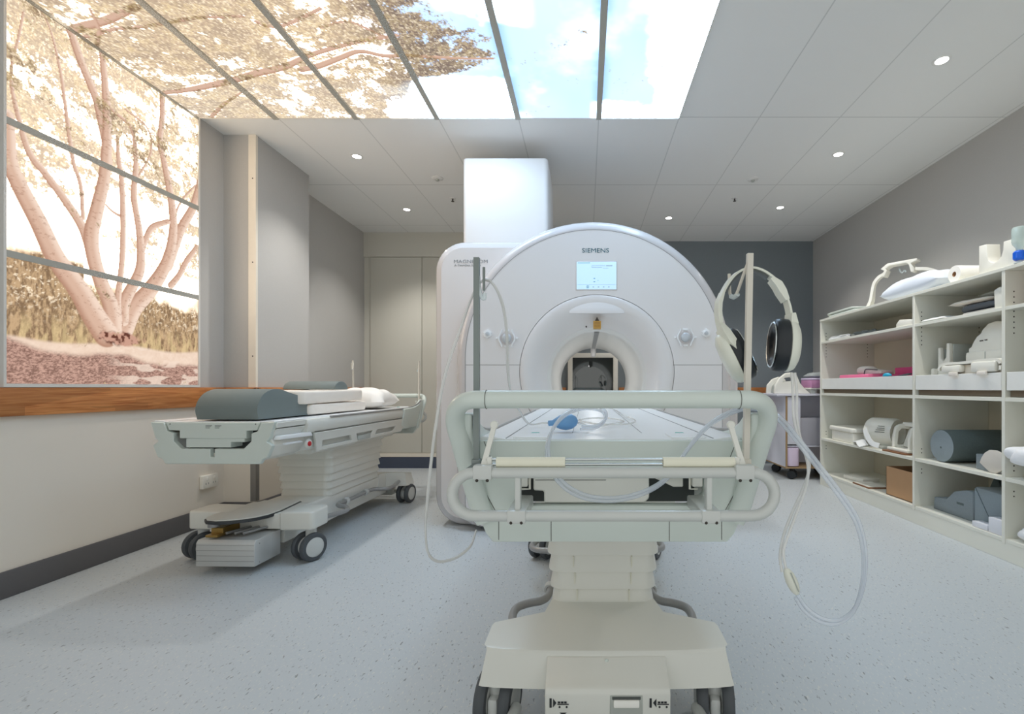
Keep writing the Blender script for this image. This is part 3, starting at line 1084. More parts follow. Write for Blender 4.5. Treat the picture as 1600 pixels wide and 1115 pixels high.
# brow over the ring, warning label, screw
b = MB('mri_white')
bl = []
for t in np.linspace(-1, 1, 25):
    x = FX + t * 0.20
    w = (1 - t * t)
    w = w ** 0.8
    bl.append([(x, 0.002, FZ + 0.445 + 0.075 * w), (x, -0.010 * w + 0.001, FZ + 0.442 + 0.035 * w), (x, -0.022 * w + 0.001, FZ + 0.437 - 0.004 * w), (x, -0.020 * w + 0.001, FZ + 0.430 - 0.006 * w), (x, 0.035, FZ + 0.432 - 0.002 * w)])
b.loft(bl, True, True)
b.build('brow', scan, ang=70)
b = MB('label_gold').box(FX - 0.026, FX + 0.03, -0.008, 0.06, FZ + 0.318, FZ + 0.372)
b.use('screw').prism([(FX - 0.014, FZ + 0.373), (FX + 0.017, FZ + 0.373), (FX + 0.0015, FZ + 0.402)], 'y', -0.010, 0.03)
b.use('brown_card')
for k in range(4):
    b.box(FX - 0.02, FX + 0.024, -0.0086, -0.006, FZ + 0.328 + 0.010 * k, FZ + 0.331 + 0.010 * k)
lab = b.build('warning_label', scan)
lab['label'] = 'small gold warning label with a black triangle'
MB('screw').lathe([(0.006, 0), (0.006, 0.03)], (gx(916, 3.56), 0.055, EYE + (605 - 510) * 3.56 / FOC), 'y', 10).build('sensor_dot', scan)
# screen with its picture
sx0, sx1, sz0, sz1 = gx(901), gx(963), EYE + (605 - 452) * 3.5 / FOC, EYE + (605 - 409) * 3.5 / FOC
MB('mri_rim').box(sx0 - 0.006, sx1 + 0.006, -0.003, 0.004, sz0 - 0.006, sz1 + 0.006, 0.002).build('screen_bezel', scan)
b = MB('screen_blue').box(sx0, sx1, -0.0045, 0.0, sz0, sz1)
b.use('screen_mark')
sw, sh = sx1 - sx0, sz1 - sz0


def onscreen(x0, x1, z0, z1):
    b.box(sx0 + sw * x0, sx0 + sw * x1, -0.005, -0.004, sz0 + sh * z0, sz0 + sh * z1)


onscreen(0.03, 0.34, 0.945, 0.965)
onscreen(0.25, 0.31, 0.04, 0.05); onscreen(0.25, 0.26, 0.04, 0.14); onscreen(0.30, 0.31, 0.04, 0.14); onscreen(0.272, 0.288, 0.05, 0.15)
for zz in (0.38, 0.26):
    onscreen(0.425, 0.47, zz, zz + 0.03)
onscreen(0.53, 0.55, 0.31, 0.33)
b.use('screen_grey')
onscreen(0.38, 0.72, 0.85, 0.862); onscreen(0.38, 0.64, 0.79, 0.80); onscreen(0.74, 0.90, 0.845, 0.87); onscreen(0.38, 0.385, 0.79, 0.86); onscreen(0.66, 0.80, 0.76, 0.772)
onscreen(0.02, 0.98, 0.17, 0.176)
for k in range(4):
    onscreen(0.40 + 0.13 * k, 0.44 + 0.13 * k, 0.07, 0.10)
b.build('screen', scan)['label'] = 'lit pale blue control screen'
MB('brand_teal').text('SIEMENS', 0.045, (gx(930.5), -0.001, EYE + (605 - 394.4) * 3.5 / FOC), extrude=0.0006, offset=0.0, align='CENTER', width=0.196).build('brand_lettering', scan, smooth=False)
b = MB('logo_grey').text('MAGNETOM', 0.036, (gx(709, 3.62), 0.124, EYE + (605 - 410.5) * 3.62 / FOC), width=0.255)
b.text('A Tim+Dot System', 0.021, (gx(709.5, 3.62), 0.124, EYE + (605 - 415.5) * 3.62 / FOC), width=0.2)
b.build('model_lettering', scan, smooth=False)
# control rosettes either side of the bore
for side, (kx, kz, bx, bz) in ((-1, (792, 528.5, 762, 521.5)), (1, (1071, 527, 1103, 520.5))):
    cx_, cz_ = gx(kx), EYE + (605 - kz) * 3.5 / FOC
    pad = MB('mri_rim').lathe([(0.048, 0.004), (0.048, -0.002), (0.044, -0.004)], (cx_, 0, cz_), 'y', 40, False, True).build('control_pad', scan)
    MB('knob_grey').lathe([(0.034, -0.004), (0.033, -0.018), (0.026, -0.024), (0.012, -0.026)], (cx_, 0, cz_), 'y', 36, False, True).build('knob', pad)
    for s in (-1, 1):
        g = [(cx_ + s * (0.036 + 0.022 * math.cos(a * math.pi / 2) ** 2), -0.012, cz_ + 0.06 * a * 1.05) for a in np.linspace(-1, 1, 15)]
        MB('button_white').tube(g, 0.006, 8).build('bracket', pad)
        MB('button_white').lathe([(0.008, 0.0), (0.008, -0.008), (0.004, -0.010)], (cx_ + s * 0.073, 0, cz_), 'y', 12, False, True).build('button', pad)
        MB('button_white').box(cx_ - 0.018, cx_ + 0.018, -0.008, 0.001, cz_ + s * 0.058 - 0.008, cz_ + s * 0.058 + 0.008, 0.003).build('button', pad)
    cx_, cz_ = gx(bx), EYE + (605 - bz) * 3.5 / FOC
    pad = MB('button_white').prism([(cx_ + (0.034 if k % 2 else 0.026) * math.cos(k * math.pi / 8), cz_ + (0.034 if k % 2 == 0 else 0.026) * math.sin(k * math.pi / 8)) for k in range(16)], 'y', -0.01, 0.003, 0.002).build('call_pad', scan)
    MB('knob_grey').lathe([(0.015, -0.009), (0.014, -0.015), (0.006, -0.017)], (cx_, 0, cz_), 'y', 20, False, True).build('knob', pad)
# tall duct box on top
bx0, bx1 = (723 - CX) * 3.9 / FOC - GX, (856 - CX) * 3.9 / FOC - GX
b = MB('mri_box')
b.prism(rrect(bx0, bx1, 0.4, 1.06, 0.035, 5), 'z', 2.12, 2.915, 0.012, 3)
b.build('top_duct', scan, ang=40)
# table bed continuing inside the bore
b = MB('table_white').prism([(-0.24, 0.875), (0.24, 0.875), (0.25, 0.9), (0.2, 0.905), (-0.2, 0.905), (-0.25, 0.9)], 'y', 0.05, 1.8, 0.004)
b.use('mri_side').box(-0.27, 0.27, 0.0, 0.3, 0.4, 0.868, 0.02)
b.build('bed_rail', scan)

# ------------------------------------------------------------------ patient trolleys


def make_trolley(label, loc, rotz, T, group, steel=True):
    root = thing('patient_trolley', label, 'trolley', loc, rotz, group)
    yh, yp, yd = -1.12, -1.01, 1.08           # handle, handle-end plate, docking-end plate
    # ---- body
    sec = [(-0.352, T - 0.012), (-0.345, T - 0.002), (0.345, T - 0.002), (0.352, T - 0.012), (0.358, T - 0.04), (0.348, T - 0.085), (0.318, T - 0.094), (0.282, T - 0.19), (0.26, T - 0.205), (-0.26, T - 0.205), (-0.282, T - 0.19), (-0.318, T - 0.094), (-0.348, T - 0.085), (-0.358, T - 0.04)]
    b = MB('trolley_cream')
    b.prism([(x, z) for x, z in sec], 'y', -0.80, 0.80, 0.003, 1)
    b.box(-0.22, 0.22, -0.72, 0.55, T - 0.25, T - 0.2, 0.012)
    # tapered nose towards the docking end, hollow underneath
    b.prism([(-0.345, T - 0.004), (0.345, T - 0.004), (0.34, T - 0.035), (-0.34, T - 0.035)], 'y', 0.79, yd - 0.02, 0.003, 1)
    for s in (-1, 1):
        b.prism([(s * 0.34, T - 0.04), (s * 0.31, T - 0.09), (s * 0.33, T - 0.125), (s * 0.30, T - 0.19), (s * 0.25, T - 0.215), (s * 0.24, T - 0.19), (s * 0.24, T - 0.06)], 'y', 0.79, yd - 0.02, 0.003, 1)
    b.build('body', root)
    # ---- white top with its grooves, side channels and inset plates
    b = MB('table_white')
    b.prism([(-0.335, T - 0.003), (-0.335, T + 0.004), (-0.325, T + 0.007), (-0.29, T + 0.004), (-0.27, T + 0.0), (0.27, T + 0.0), (0.29, T + 0.004), (0.325, T + 0.007), (0.335, T + 0.004), (0.335, T - 0.003)], 'y', yp + 0.015, yd - 0.012, 0.001, 1)
    b.use('seam_soft')
    for s in (-1, 1):
        b.box(s * 0.268 - 0.0012, s * 0.268 + 0.0012, yp + 0.03, yd - 0.03, T - 0.001, T + 0.0012)
        b.box(s * 0.10 - 0.0008, s * 0.10 + 0.0008, yp + 0.18, yd - 0.03, T - 0.001, T + 0.0008)
    b.build('table_top', root)
    for s in (-1, 1):
        b = MB('table_white').box(s * 0.205 - 0.045, s * 0.205 + 0.045, yp + 0.03, yp + 0.14, T - 0.001, T + 0.004, 0.002)
        b.use('tag_green').box(s * 0.205 - 0.011, s * 0.205 + 0.011, yp + 0.145, yp + 0.165, T, T + 0.004, 0.001)
        b.build('inset_plate', root)
    # ---- edge strips
    for s in (-1, 1):
        path = [(s * 0.352, y, T - 0.002) for y in np.linspace(0.55, -0.70, 12)] + [(s * 0.356, -0.82, T + 0.008), (s * 0.362, -0.92, T + 0.028), (s * 0.368, -1.0, T + 0.062)]
        MB('brake_grey').tube(path, 0.007, 8).build('edge_strip', root)
    # ---- handle end: plate with an opening, turned up side wings and push handle
    hp = [(-0.366, -0.002), (0.366, -0.002), (0.372, -0.05), (0.362, -0.11), (0.348, -0.17), (0.334, -0.205), (0.322, -0.216), (0.314, -0.236), (0.296, -0.258),
          (-0.296, -0.258), (-0.314, -0.236), (-0.322, -0.216), (-0.334, -0.205), (-0.348, -0.17), (-0.362, -0.11), (-0.372, -0.05)]
    ho = [(-0.238, -0.092), (0.238, -0.092), (0.238, -0.138), (0.198, -0.166), (-0.198, -0.166), (-0.238, -0.138)]
    b = MB('trolley_green')
    b.prism([(x, T + z) for x, z in hp], 'y', yp, yp + 0.035, 0.004, 2, holes=[[(x, T + z) for x, z in ho]])
    b.use('seam')
    for s in (-1, 1):
        b.box(s * 0.357 - 0.0008, s * 0.357 + 0.0008, yp - 0.0006, yp + 0.002, T - 0.055, T - 0.006)
        b.tube([(s * 0.357, yp, T - 0.055), (s * 0.29, yp, T - 0.178)], 0.001, 6)
        b.box(s * 0.281 - 0.0008, s * 0.281 + 0.0008, yp - 0.0006, yp + 0.002, T - 0.252, T - 0.2)
        b.box(s * 0.149 - 0.0008, s * 0.149 + 0.0008, yp - 0.0006, yp + 0.002, T - 0.255, T - 0.178)
        b.tube([(s * 0.318, yp, T - 0.004), (s * 0.30, yp, T - 0.05), (s * 0.285, yp, T - 0.06)], 0.0009, 6)
    b.box(-0.21, 0.21, yp - 0.0006, yp + 0.002, T - 0.1785, T - 0.177)
    b.build('end_plate', root)
    # what shows in the opening: bed underside block, hooks, painted shade of the cavity
    b = MB('gap_shade').box(-0.255, 0.255, -0.82, -0.81, T - 0.2, T - 0.03)
    b.build('cavity_shade', root)
    b = MB('trolley_cream')
    b.prism([(-0.195, T - 0.06), (0.10, T - 0.06), (0.10, T - 0.15), (0.088, T - 0.162), (-0.168, T - 0.162), (-0.168, T - 0.132), (-0.195, T - 0.13)], 'y', yp + 0.012, -0.86, 0.003, 1)
    b.use('seam').box(-0.19, -0.01, yp + 0.0114, yp + 0.013, T - 0.1045, T - 0.103)
    b.build('bed_block', root)
    for s in (-1, 1):
        b = MB('trolley_cream').box(s * 0.222 - 0.013, s * 0.222 + 0.013, yp + 0.005, yp + 0.05, T - 0.12, T - 0.06, 0.003)
        b.use('coil_white').tube([(s * 0.205, yp + 0.02, T - 0.08), (s * 0.205, yp + 0.02, T - 0.128), (s * 0.225, yp + 0.02, T - 0.128)], 0.003, 6)
        b.build('catch', root)
    b = MB('trolley_cream').prism([(0.10, T - 0.095), (0.19, T - 0.095), (0.19, T - 0.125), (0.165, T - 0.125)], 'y', yp + 0.03, -0.86, 0.002, 1)
    b.build('catch_block', root)
    # side wings sweeping up to the handle
    wy = [(-0.60, -0.004), (-0.80, 0.002), (-0.90, 0.018), (-0.97, 0.042), (-1.02, 0.07), (-1.075, 0.07), (-1.06, 0.03), (-1.035, -0.02), (-1.02, -0.08), (-1.012, -0.14), (-0.98, -0.19), (-0.7, -0.19), (-0.6, -0.15)]
    for s in (-1, 1):
        b = MB('trolley_green')
        x0, x1 = sorted((s * 0.335, s * 0.375))
        # taper the wing inwards towards its lower edge
        bm0 = MB('trolley_green').prism([(y, T + z) for y, z in wy], 'x', x0, x1, 0.008, 3)
        b.add([(x - s * max(0, (T - 0.03 - z)) * 0.26, y, z) for x, y, z in bm0.v], bm0.f)
        b.build('side_wing', root)
    b = MB('trolley_green')
    # push handle: flattened oval bar with rounded corners
    path, wid = [], []
    ctr = [(-0.312, -1.012, -0.205), (-0.33, -1.014, -0.16), (-0.345, -1.018, -0.105), (-0.358, -1.028, -0.05), (-0.368, -1.043, 0.0), (-0.375, -1.06, 0.04), (-0.371, -1.08, 0.070), (-0.354, -1.10, 0.092), (-0.328, -1.115, 0.1025), (-0.29, -1.12, 0.1045)]
    full = ctr + [(-0.15, -1.12, 0.1045), (0, -1.12, 0.1045), (0.15, -1.12, 0.1045)] + [(-x, y, z) for x, y, z in ctr[::-1]]
    ns = len(full)
    rr_ = [0.013, 0.013, 0.0135, 0.014, 0.0155, 0.0175, 0.019, 0.02, 0.0205, 0.0208]
    aa_ = [2.0, 2.0, 1.95, 1.85, 1.6, 1.35, 1.15, 1.05, 1.0, 1.0]
    rr_ = rr_ + [0.0208] * 3 + rr_[::-1]
    aa_ = aa_ + [1.0] * 3 + aa_[::-1]
    b.tube([(x, y, T + z) for x, y, z in full], rr_, 20, sub=5, up=(0, 1, 0), aspect=aa_)
    b.use('seam')
    for s in (-1, 1):
        b.tube([(s * 0.289, -1.12 + 0.0217 * math.cos(a), T + 0.1045 + 0.0217 * math.sin(a)) for a in np.linspace(0, 2 * math.pi, 25)], 0.0007, 5, caps=False)
    b.build('push_handle', root)
    # ---- lower bumper loop with clamps and struts
    zt, zl, yb = T - 0.058, T - 0.154, yh - 0.03
    rr = (zt - zl) / 2
    zc = (zt + zl) / 2
    lp = []
    for k in range(13):
        a = R(90 + 180 * k / 12)
        lp.append((-0.309 + rr * 1.05 * math.cos(a), yb, zc + rr * math.sin(a)))
    for k in range(13):
        a = R(-90 + 180 * k / 12)
        lp.append((0.309 + rr * 1.05 * math.cos(a), yb, zc + rr * math.sin(a)))
    lp2 = []
    for i, p in enumerate(lp):
        lp2.append(p)
    MB('tube_grey').tube(lp2, 0.0125, 14, closed=True).build('bumper_loop', root)
    for s in (-1, 1):
        c1 = MB('tube_grey').box(s * 0.29 - 0.021, s * 0.29 + 0.021, yb - 0.0145, yb + 0.016, zt - 0.0145, zt + 0.0185, 0.004, 2).build('clamp', root)
        c2 = MB('tube_grey').box(s * 0.215 - 0.021, s * 0.215 + 0.021, yb - 0.0145, yp + 0.004, zl - 0.015, zl + 0.0145, 0.004, 2).build('clamp', root)
        for (cc, xx, zz) in ((c1, s * 0.29, zt - 0.015), (c2, s * 0.215, zl - 0.012)):
            for k in (-0.0115, 0.0115):
                MB('screw').ellip((xx + k, yb - 0.0135, zz), (0.0036, 0.003, 0.0036), 10, 8).build('screw', cc)
        b = MB('tube_grey').box(s * 0.213 - 0.006, s * 0.213 + 0.006, yb - 0.006, yb + 0.02, zl, zt, 0.002)
        b.box(s * 0.29 - 0.012, s * 0.29 + 0.012, yb + 0.01, yp + 0.004, zt - 0.01, zt + 0.01, 0.003)
        b.build('strut', root)
    # ---- roll holder: twin rods with foam sleeves on two levers
    zr = T - 0.036
    yr = yb - 0.002
    for dz in (0.0062, -0.0052):
        MB('chrome').tube([(-0.285, yr + 0.012, zr + dz), (0.285, yr + 0.012, zr + dz)], 0.0032, 10).build('rod', root)
    for x0, x1 in ((-0.262, -0.108), (0.112, 0.272)):
        MB('foam_cream').lathe([(0.004, x0), (0.0115, x0), (0.0115, x1), (0.004, x1)], (0, yr + 0.012, zr), 'x', 22, True, True).build('foam_sleeve', root)
    for s in (-1, 1):
        p0, p1 = Vector((s * 0.291, yr + 0.01, zr - 0.008)), Vector((s * 0.272, yr + 0.035, T + 0.042))
        b = MB('trolley_cream').bar([p0, p0.lerp(p1, 0.5), p1], [0.013, 0.011, 0.011], 0.007, up=(0, -1, 0.3))
        b.lathe([(0.0075, -0.005), (0.0095, -0.003), (0.0095, 0.003), (0.0075, 0.005)], p1 + Vector((0, 0, 0.004)), 'y', 16)
        b.box(s * 0.278 - 0.006, s * 0.278 + 0.006, yr + 0.006, yr + 0.018, zr - 0.012, zr + 0.012, 0.003)
        b.build('lever', root)
    # ---- drip poles with hooks
    for s, zt_ in ((-1, T + 0.445), (1, T + 0.455)):
        lean = 0.0 if s < 0 else 0.010
        xp = s * 0.325
        yq = -1.06
        dark = s < 0 and steel
        nm = 'pole_steel' if dark else 'pole_cream'
        b = MB(nm)
        zt2 = zt_
        b.bar([(xp, yq, T - 0.06), (xp + lean, yq, zt2)], 0.0135, 0.0135, up=(0, 1, 0))
        b.box(xp - 0.011, xp + 0.011, yq - 0.011, yq + 0.011, T - 0.065, T - 0.04, 0.003)
        b.box(xp - 0.008, xp + 0.008, yr + 0.02, yq + 0.01, T - 0.066, T - 0.05, 0.002)
        pole = b.build('drip_pole', root)
        if steel:
            pole['label'] = 'grey steel drip pole' if s < 0 else 'cream drip pole leaning outwards'
        h = MB(nm)
        if s < 0:
            h.tube([(xp + 0.018, yq - 0.004, zt2 - 0.024), (xp + 0.018, yq - 0.004, zt2 - 0.08)], 0.0032, 8)
            h.use('hook_clear').tube([(xp + 0.004, yq, zt2 - 0.045), (xp + 0.006, yq, zt2 - 0.07), (xp + 0.012, yq - 0.004, zt2 - 0.095), (xp + 0.019, yq - 0.004, zt2 - 0.10), (xp + 0.0205, yq - 0.004, zt2 - 0.086)], 0.0045, 8, sub=3)
        else:
            h.tube([(xp + lean - 0.004, yq, zt2 - 0.02), (xp + lean - 0.012, yq + 0.02, zt2 - 0.055), (xp - 0.008, yq + 0.045, zt2 - 0.088), (xp - 0.012, yq + 0.065, zt2 - 0.091), (xp - 0.015, yq + 0.078, zt2 - 0.08), (xp - 0.016, yq + 0.08, zt2 - 0.03)], 0.004, 8, sub=3)
            h.use('hook_clear').tube([(xp - 0.006, yq + 0.042, zt2 - 0.090), (xp - 0.010, yq + 0.058, zt2 - 0.094), (xp - 0.014, yq + 0.072, zt2 - 0.089)], 0.006, 8, sub=3)
        h.build('hook', pole)
    # ---- docking end plate and centre piece
    dl = [(-0.343, 0), (-0.318, -0.084), (-0.300, -0.106), (-0.330, -0.128), (-0.302, -0.193), (-0.278, -0.2), (-0.2615, -0.228)]
    il = [(-0.268, -0.004), (-0.25, -0.05), (-0.215, -0.062), (-0.215, -0.105), (-0.172, -0.146)]
    poly = dl + [(-x, z) for x, z in dl[::-1]] + [(-x, z) for x, z in il] + [(0.012, -0.146), (0.012, -0.19), (-0.012, -0.19), (-0.012, -0.146)] + il[::-1]
    MB('trolley_green').prism([(x, T + z) for x, z in poly], 'y', yd - 0.03, yd, 0.003, 1).build('docking_plate', root)
    b = MB('trolley_green').prism([(x, T + z) for x, z in [(-0.262, -0.003), (0.262, -0.003), (0.245, -0.046), (0.185, -0.048), (0.185, -0.09), (-0.185, -0.09), (-0.185, -0.048), (-0.245, -0.046)]], 'y', yd - 0.06, yd - 0.004, 0.003, 1)
    b.use('grey_text')
    for x0 in (-0.04, 0.012):
        for k in range(3):
            b.box(-x0 - 0.036 + 0.006 * k, -x0, yd - 0.0045, yd - 0.0036, T - 0.022 - 0.006 * k, T - 0.019 - 0.006 * k)
    for s in (-1, 1):
        b.ellip((s * 0.237, yd - 0.004, T - 0.012), (0.004, 0.002, 0.004), 8, 6)
    b.build('docking_tongue', root)
    MB('trolley_green').prism([(x, T + z) for x, z in [(0.155, -0.072), (-0.0, -0.074), (-0.0, -0.086), (-0.17, -0.084), (-0.17, -0.11), (-0.094, -0.11), (-0.094, -0.14), (0.155, -0.14)]], 'y', yd - 0.10, yd - 0.012, 0.002, 1).build('docking_block', root)
    MB('gap_shade').box(-0.235, 0.235, yd - 0.14, yd - 0.13, T - 0.185, T - 0.05).build('cavity_shade', root)  # dark panel painted as the shade behind the docking opening
    # ---- both flanks: seams, slotted rail, grip bars and red button
    for s in (-1, 1):
        b = MB('seam')
        for y in (0.39, -0.06, -0.50):
            b.tube([(s * 0.3555, y, T - 0.036), (s * 0.3475, y + 0.02, T - 0.083)], 0.0014, 5)
        b.tube([(s * 0.3485, 0.72, T - 0.0835), (s * 0.3485, -0.70, T - 0.0835)], 0.0018, 5)
        b.build('flank_seams', root)
        rp = [(0.72, -0.092), (-0.76, -0.092), (-0.62, -0.205), (0.66, -0.215)]
        holes = [[(0.62, -0.15), (0.27, -0.15), (0.24, -0.188), (0.615, -0.188)], [(0.19, -0.148), (-0.06, -0.148), (-0.03, -0.19), (0.16, -0.19)], [(-0.13, -0.148), (-0.48, -0.148), (-0.45, -0.184), (-0.11, -0.184)]]
        x0, x1 = sorted((s * 0.336, s * 0.352))
        m = MB('trolley_cream').prism([(y, T + z) for y, z in rp], 'x', x0, x1, 0.003, 1, holes=[[(y, T + z) for y, z in h] for h in holes])
        rail = MB('trolley_cream').add([(x - s * max(0, T - 0.09 - z) * 0.2, y, z) for x, y, z in m.v], m.f).build('slotted_rail', root)
        MB('coil_grey').box(min(s * 0.322, s * 0.338), max(s * 0.322, s * 0.338), -0.03, 0.16, T - 0.2, T - 0.166, 0.003).build('latch', rail)
        b = MB('table_white').prism([(0.76, T - 0.082), (1.04, T - 0.078), (1.05, T - 0.1), (0.74, T - 0.108)], 'x', min(s * 0.315, s * 0.352), max(s * 0.315, s * 0.352), 0.005, 2)
        b.prism([(0.84, T - 0.126), (0.99, T - 0.124), (0.985, T - 0.136), (0.82, T - 0.138)], 'x', min(s * 0.31, s * 0.342), max(s * 0.31, s * 0.342), 0.003, 1)
        b.build('grip_bar', root)
        oval = MB('trolley_cream').ellip((s * 0.332, 0.76, T - 0.155), (0.016, 0.034, 0.03), 18, 12).build('button_housing', root)
        MB('red_button').ellip((s * 0.346, 0.768, T - 0.153), (0.008, 0.017, 0.016), 16, 10).build('red_button', oval)
    # ---- bellows column, stepped and tapering
    b = MB('trolley_cream')
    n = 7
    zt_, zb_ = T - 0.21, 0.277
    for k in range(n):
        f0, f1 = k / n, (k + 1) / n
        z1_, z0_ = zt_ + (zb_ - zt_) * f0, zt_ + (zb_ - zt_) * f1
        hw, y0, y1 = 0.213 - 0.034 * f0, -0.56 + 0.04 * f0, 0.30 - 0.03 * f0
        lo_, hi_ = rrect(-hw + 0.009, hw - 0.009, y0 + 0.009, y1 - 0.009, 0.05, 5), rrect(-hw, hw, y0, y1, 0.05, 5)
        b.loft([[(x, y, z0_) for x, y in lo_], [(x, y, z0_ + 0.0015) for x, y in hi_], [(x, y, z0_ + 0.010) for x, y in hi_], [(x, y, z1_) for x, y in lo_]], True, True)
    b.use('foam_cream')
    for k, xs in ((6, (-0.092, 0.092)), (5, (-0.1, 0.098)), (4, (-0.105, 0.1))):
        for x in xs:
            f0, f1 = k / n, (k + 1) / n
            y0 = -0.56 + 0.04 * f0
            b.box(x - 0.001, x + 0.001, y0 - 0.0005, y0 + 0.01, zt_ + (zb_ - zt_) * f1 + 0.02, zt_ + (zb_ - zt_) * f0 - 0.004)
    b.build('lift_column', root, ang=30)
    # ---- base: chassis, handle-end cover, docking-end cover
    zb0 = 0.283
    b = MB('trolley_cream')
    b.prism([(-0.17, 0.1), (0.17, 0.1), (0.18, 0.262), (0.172, 0.28), (-0.172, 0.28), (-0.18, 0.262)], 'y', -0.68, 0.74, 0.004, 1)
    b.build('chassis', root)
    # handle-end cover: convex front, sloping top
    pl_top = [(-0.345, -0.655), (-0.200, -0.60), (-0.182, -0.50), (0.182, -0.50), (0.200, -0.60), (0.345, -0.655), (0.352, -0.672)] + [(0.358 * math.cos(t), -0.772 - 0.02 * math.sin(t)) for t in np.linspace(0.0, math.pi, 13)] + [(-0.352, -0.672)]
    ztop = lambda y: 0.29 - max(0.0, (-0.60 - y)) * 0.14
    l0 = [(x, y, ztop(y)) for x, y in pl_top]
    cx0, cy0 = 0.0, -0.62

    def grow(g, z):
        return [(x + (math.copysign(g, x) if y < -0.605 else 0), y - (g if y < -0.7 else 0), z(y)) for x, y in pl_top]
    b = MB('trolley_cream').loft([grow(-0.012, lambda y: ztop(y) + 0.003), grow(-0.004, lambda y: ztop(y) + 0.001), grow(0.002, lambda y: ztop(y) - 0.006), grow(0.018, lambda y: 0.18), grow(0.022, lambda y: 0.165)], True, True)
    b.build('handle_end_cover', root, ang=24)
    # pedal box in the middle of the handle end
    pb = [(-0.78, 0.252), (-0.80, 0.252), (-0.830, 0.222), (-0.860, 0.210), (-0.872, 0.204), (-0.878, 0.192), (-0.872, 0.05), (-0.78, 0.05)]
    b = MB('trolley_cream').prism(pb, 'x', -0.176, 0.176, 0.003, 1)
    b.use('trolley_green').ellip((0.0, -0.806, 0.246), (0.006, 0.004, 0.005), 10, 8)
    pbx = b.build('pedal_box', root, ang=50)
    b = MB('coil_grey').box(0.006, 0.098, -0.8795, -0.874, 0.136, 0.190, 0.004)
    b.use('gap_shade').box(0.012, 0.092, -0.8802, -0.878, 0.178, 0.187, 0.001)  # dark strip paints the shade along the top of the slot
    sl = b.build('latch_slot', pbx)
    MB('paper_white').box(0.016, 0.088, -0.886, -0.878, 0.158, 0.179, 0.003).build('latch', pbx)
    b = MB('tyre_black')
    for x0, d in ((-0.163, 1), (0.117, -1)):
        zc_ = 0.168
        b.box(x0, x0 + 0.006, -0.8785, -0.876, zc_ - 0.013, zc_ + 0.013)
        t0 = x0 + 0.010
        b.prism([(t0, zc_ - 0.012), (t0, zc_ + 0.012), (t0 + 0.009, zc_)] if d > 0 else [(t0 + 0.009, zc_ - 0.012), (t0 + 0.009, zc_ + 0.012), (t0, zc_)], 'y', -0.8785, -0.876)
        for k in range(3):
            b.box(t0 + 0.013 + 0.009 * k, t0 + 0.020 + 0.009 * k, -0.8785, -0.876, zc_ - 0.001, zc_ + 0.004)
        b.box(t0 + 0.012, t0 + 0.044, -0.8785, -0.876, zc_ - 0.005, zc_ - 0.003)
        for xx in (0.018, 0.038):
            b.ellip((t0 + xx, -0.877, zc_ - 0.012), (0.003, 0.002, 0.003), 8, 6)
    b.prism([(-0.135, 0.14), (-0.115, 0.14), (-0.125, 0.131)], 'y', -0.8765, -0.874)
    b.build('pedal_symbols', pbx, smooth=False)
    for s in (-1, 1):
        MB('tube_grey').tube([(s * 0.19, -0.83, 0.075), (s * 0.215, -0.90, 0.09), (s * 0.235, -0.93, 0.115), (s * 0.262, -0.92, 0.12), (s * 0.275, -0.86, 0.10), (s * 0.27, -0.78, 0.09)], 0.017, 12, sub=4).build('brake_pedal', root)
    # docking-end cover: two wheel arches, top plate, tongue and metal box
    for s, xa in ((-1, -0.19), (1, 0.12)):
        x0, x1 = (xa, -0.385) if s < 0 else (xa, 0.385)
        p = [(x0, 0.62), (x1 * 0.93, 0.60), (x1, 0.64), (x1, 0.78), (x1 * 0.96, 0.80), (x0, 0.815)]
        m = MB('trolley_cream').prism(p, 'z', 0.195, 0.305, 0.012, 3)
        m.build('docking_end_cover', root)
    b = MB('trolley_cream').box(-0.2, 0.2, 0.50, 0.80, 0.2, 0.292, 0.008)
    b.build('base_bridge', root)
    tg = [(0.17, 0.72), (0.175, 0.86), (0.16, 0.93), (0.12, 0.97), (0.06, 0.985), (0.0, 0.975), (-0.06, 0.945), (-0.11, 0.90), (-0.14, 0.84), (-0.15, 0.74), (-0.12, 0.5), (0.12, 0.5)]
    tp = MB('trolley_cream').prism(tg, 'z', 0.296, 0.303, 0.002, 1).build('guide_plate', root)
    MB('black_edge').prism([((x + 0.0) * 1.03, (y - 0.75) * 1.03 + 0.75) for x, y in tg], 'z', 0.278, 0.296, 0.003, 2).build('rubber_edge', tp)
    b = MB('alu').prism([(0.77, 0.045), (0.99, 0.045), (0.99, 0.175), (0.975, 0.192), (0.77, 0.192)], 'x', -0.168, 0.168, 0.004, 2)
    b.use('seam_soft')
    for z in (0.075, 0.105, 0.135, 0.165):
        b.box(-0.165, 0.165, 0.9895, 0.9912, z, z + 0.0015)
    for s in (-1, 1):
        for z in (0.06, 0.165):
            b.ellip((s * 0.168, 0.95, z), (0.002, 0.004, 0.004), 8, 6)
    b.build('docking_box', root)
    b = MB('brass').prism([(0.78, 0.2), (0.97, 0.2), (0.975, 0.215), (0.93, 0.215), (0.93, 0.245), (0.78, 0.245)], 'x', 0.06, 0.13, 0.003, 1)
    b.use('brake_grey').lathe([(0.03, 0.25), (0.03, 0.28)], (0.12, 0.92, 0), 'z', 18)
    for k in range(3):
        b.use('brake_grey').tube([(-0.11 + 0.05 * k, 0.79, 0.215), (-0.06 + 0.05 * k, 0.93, 0.215)], 0.008, 8)
    b.build('docking_latch', root)
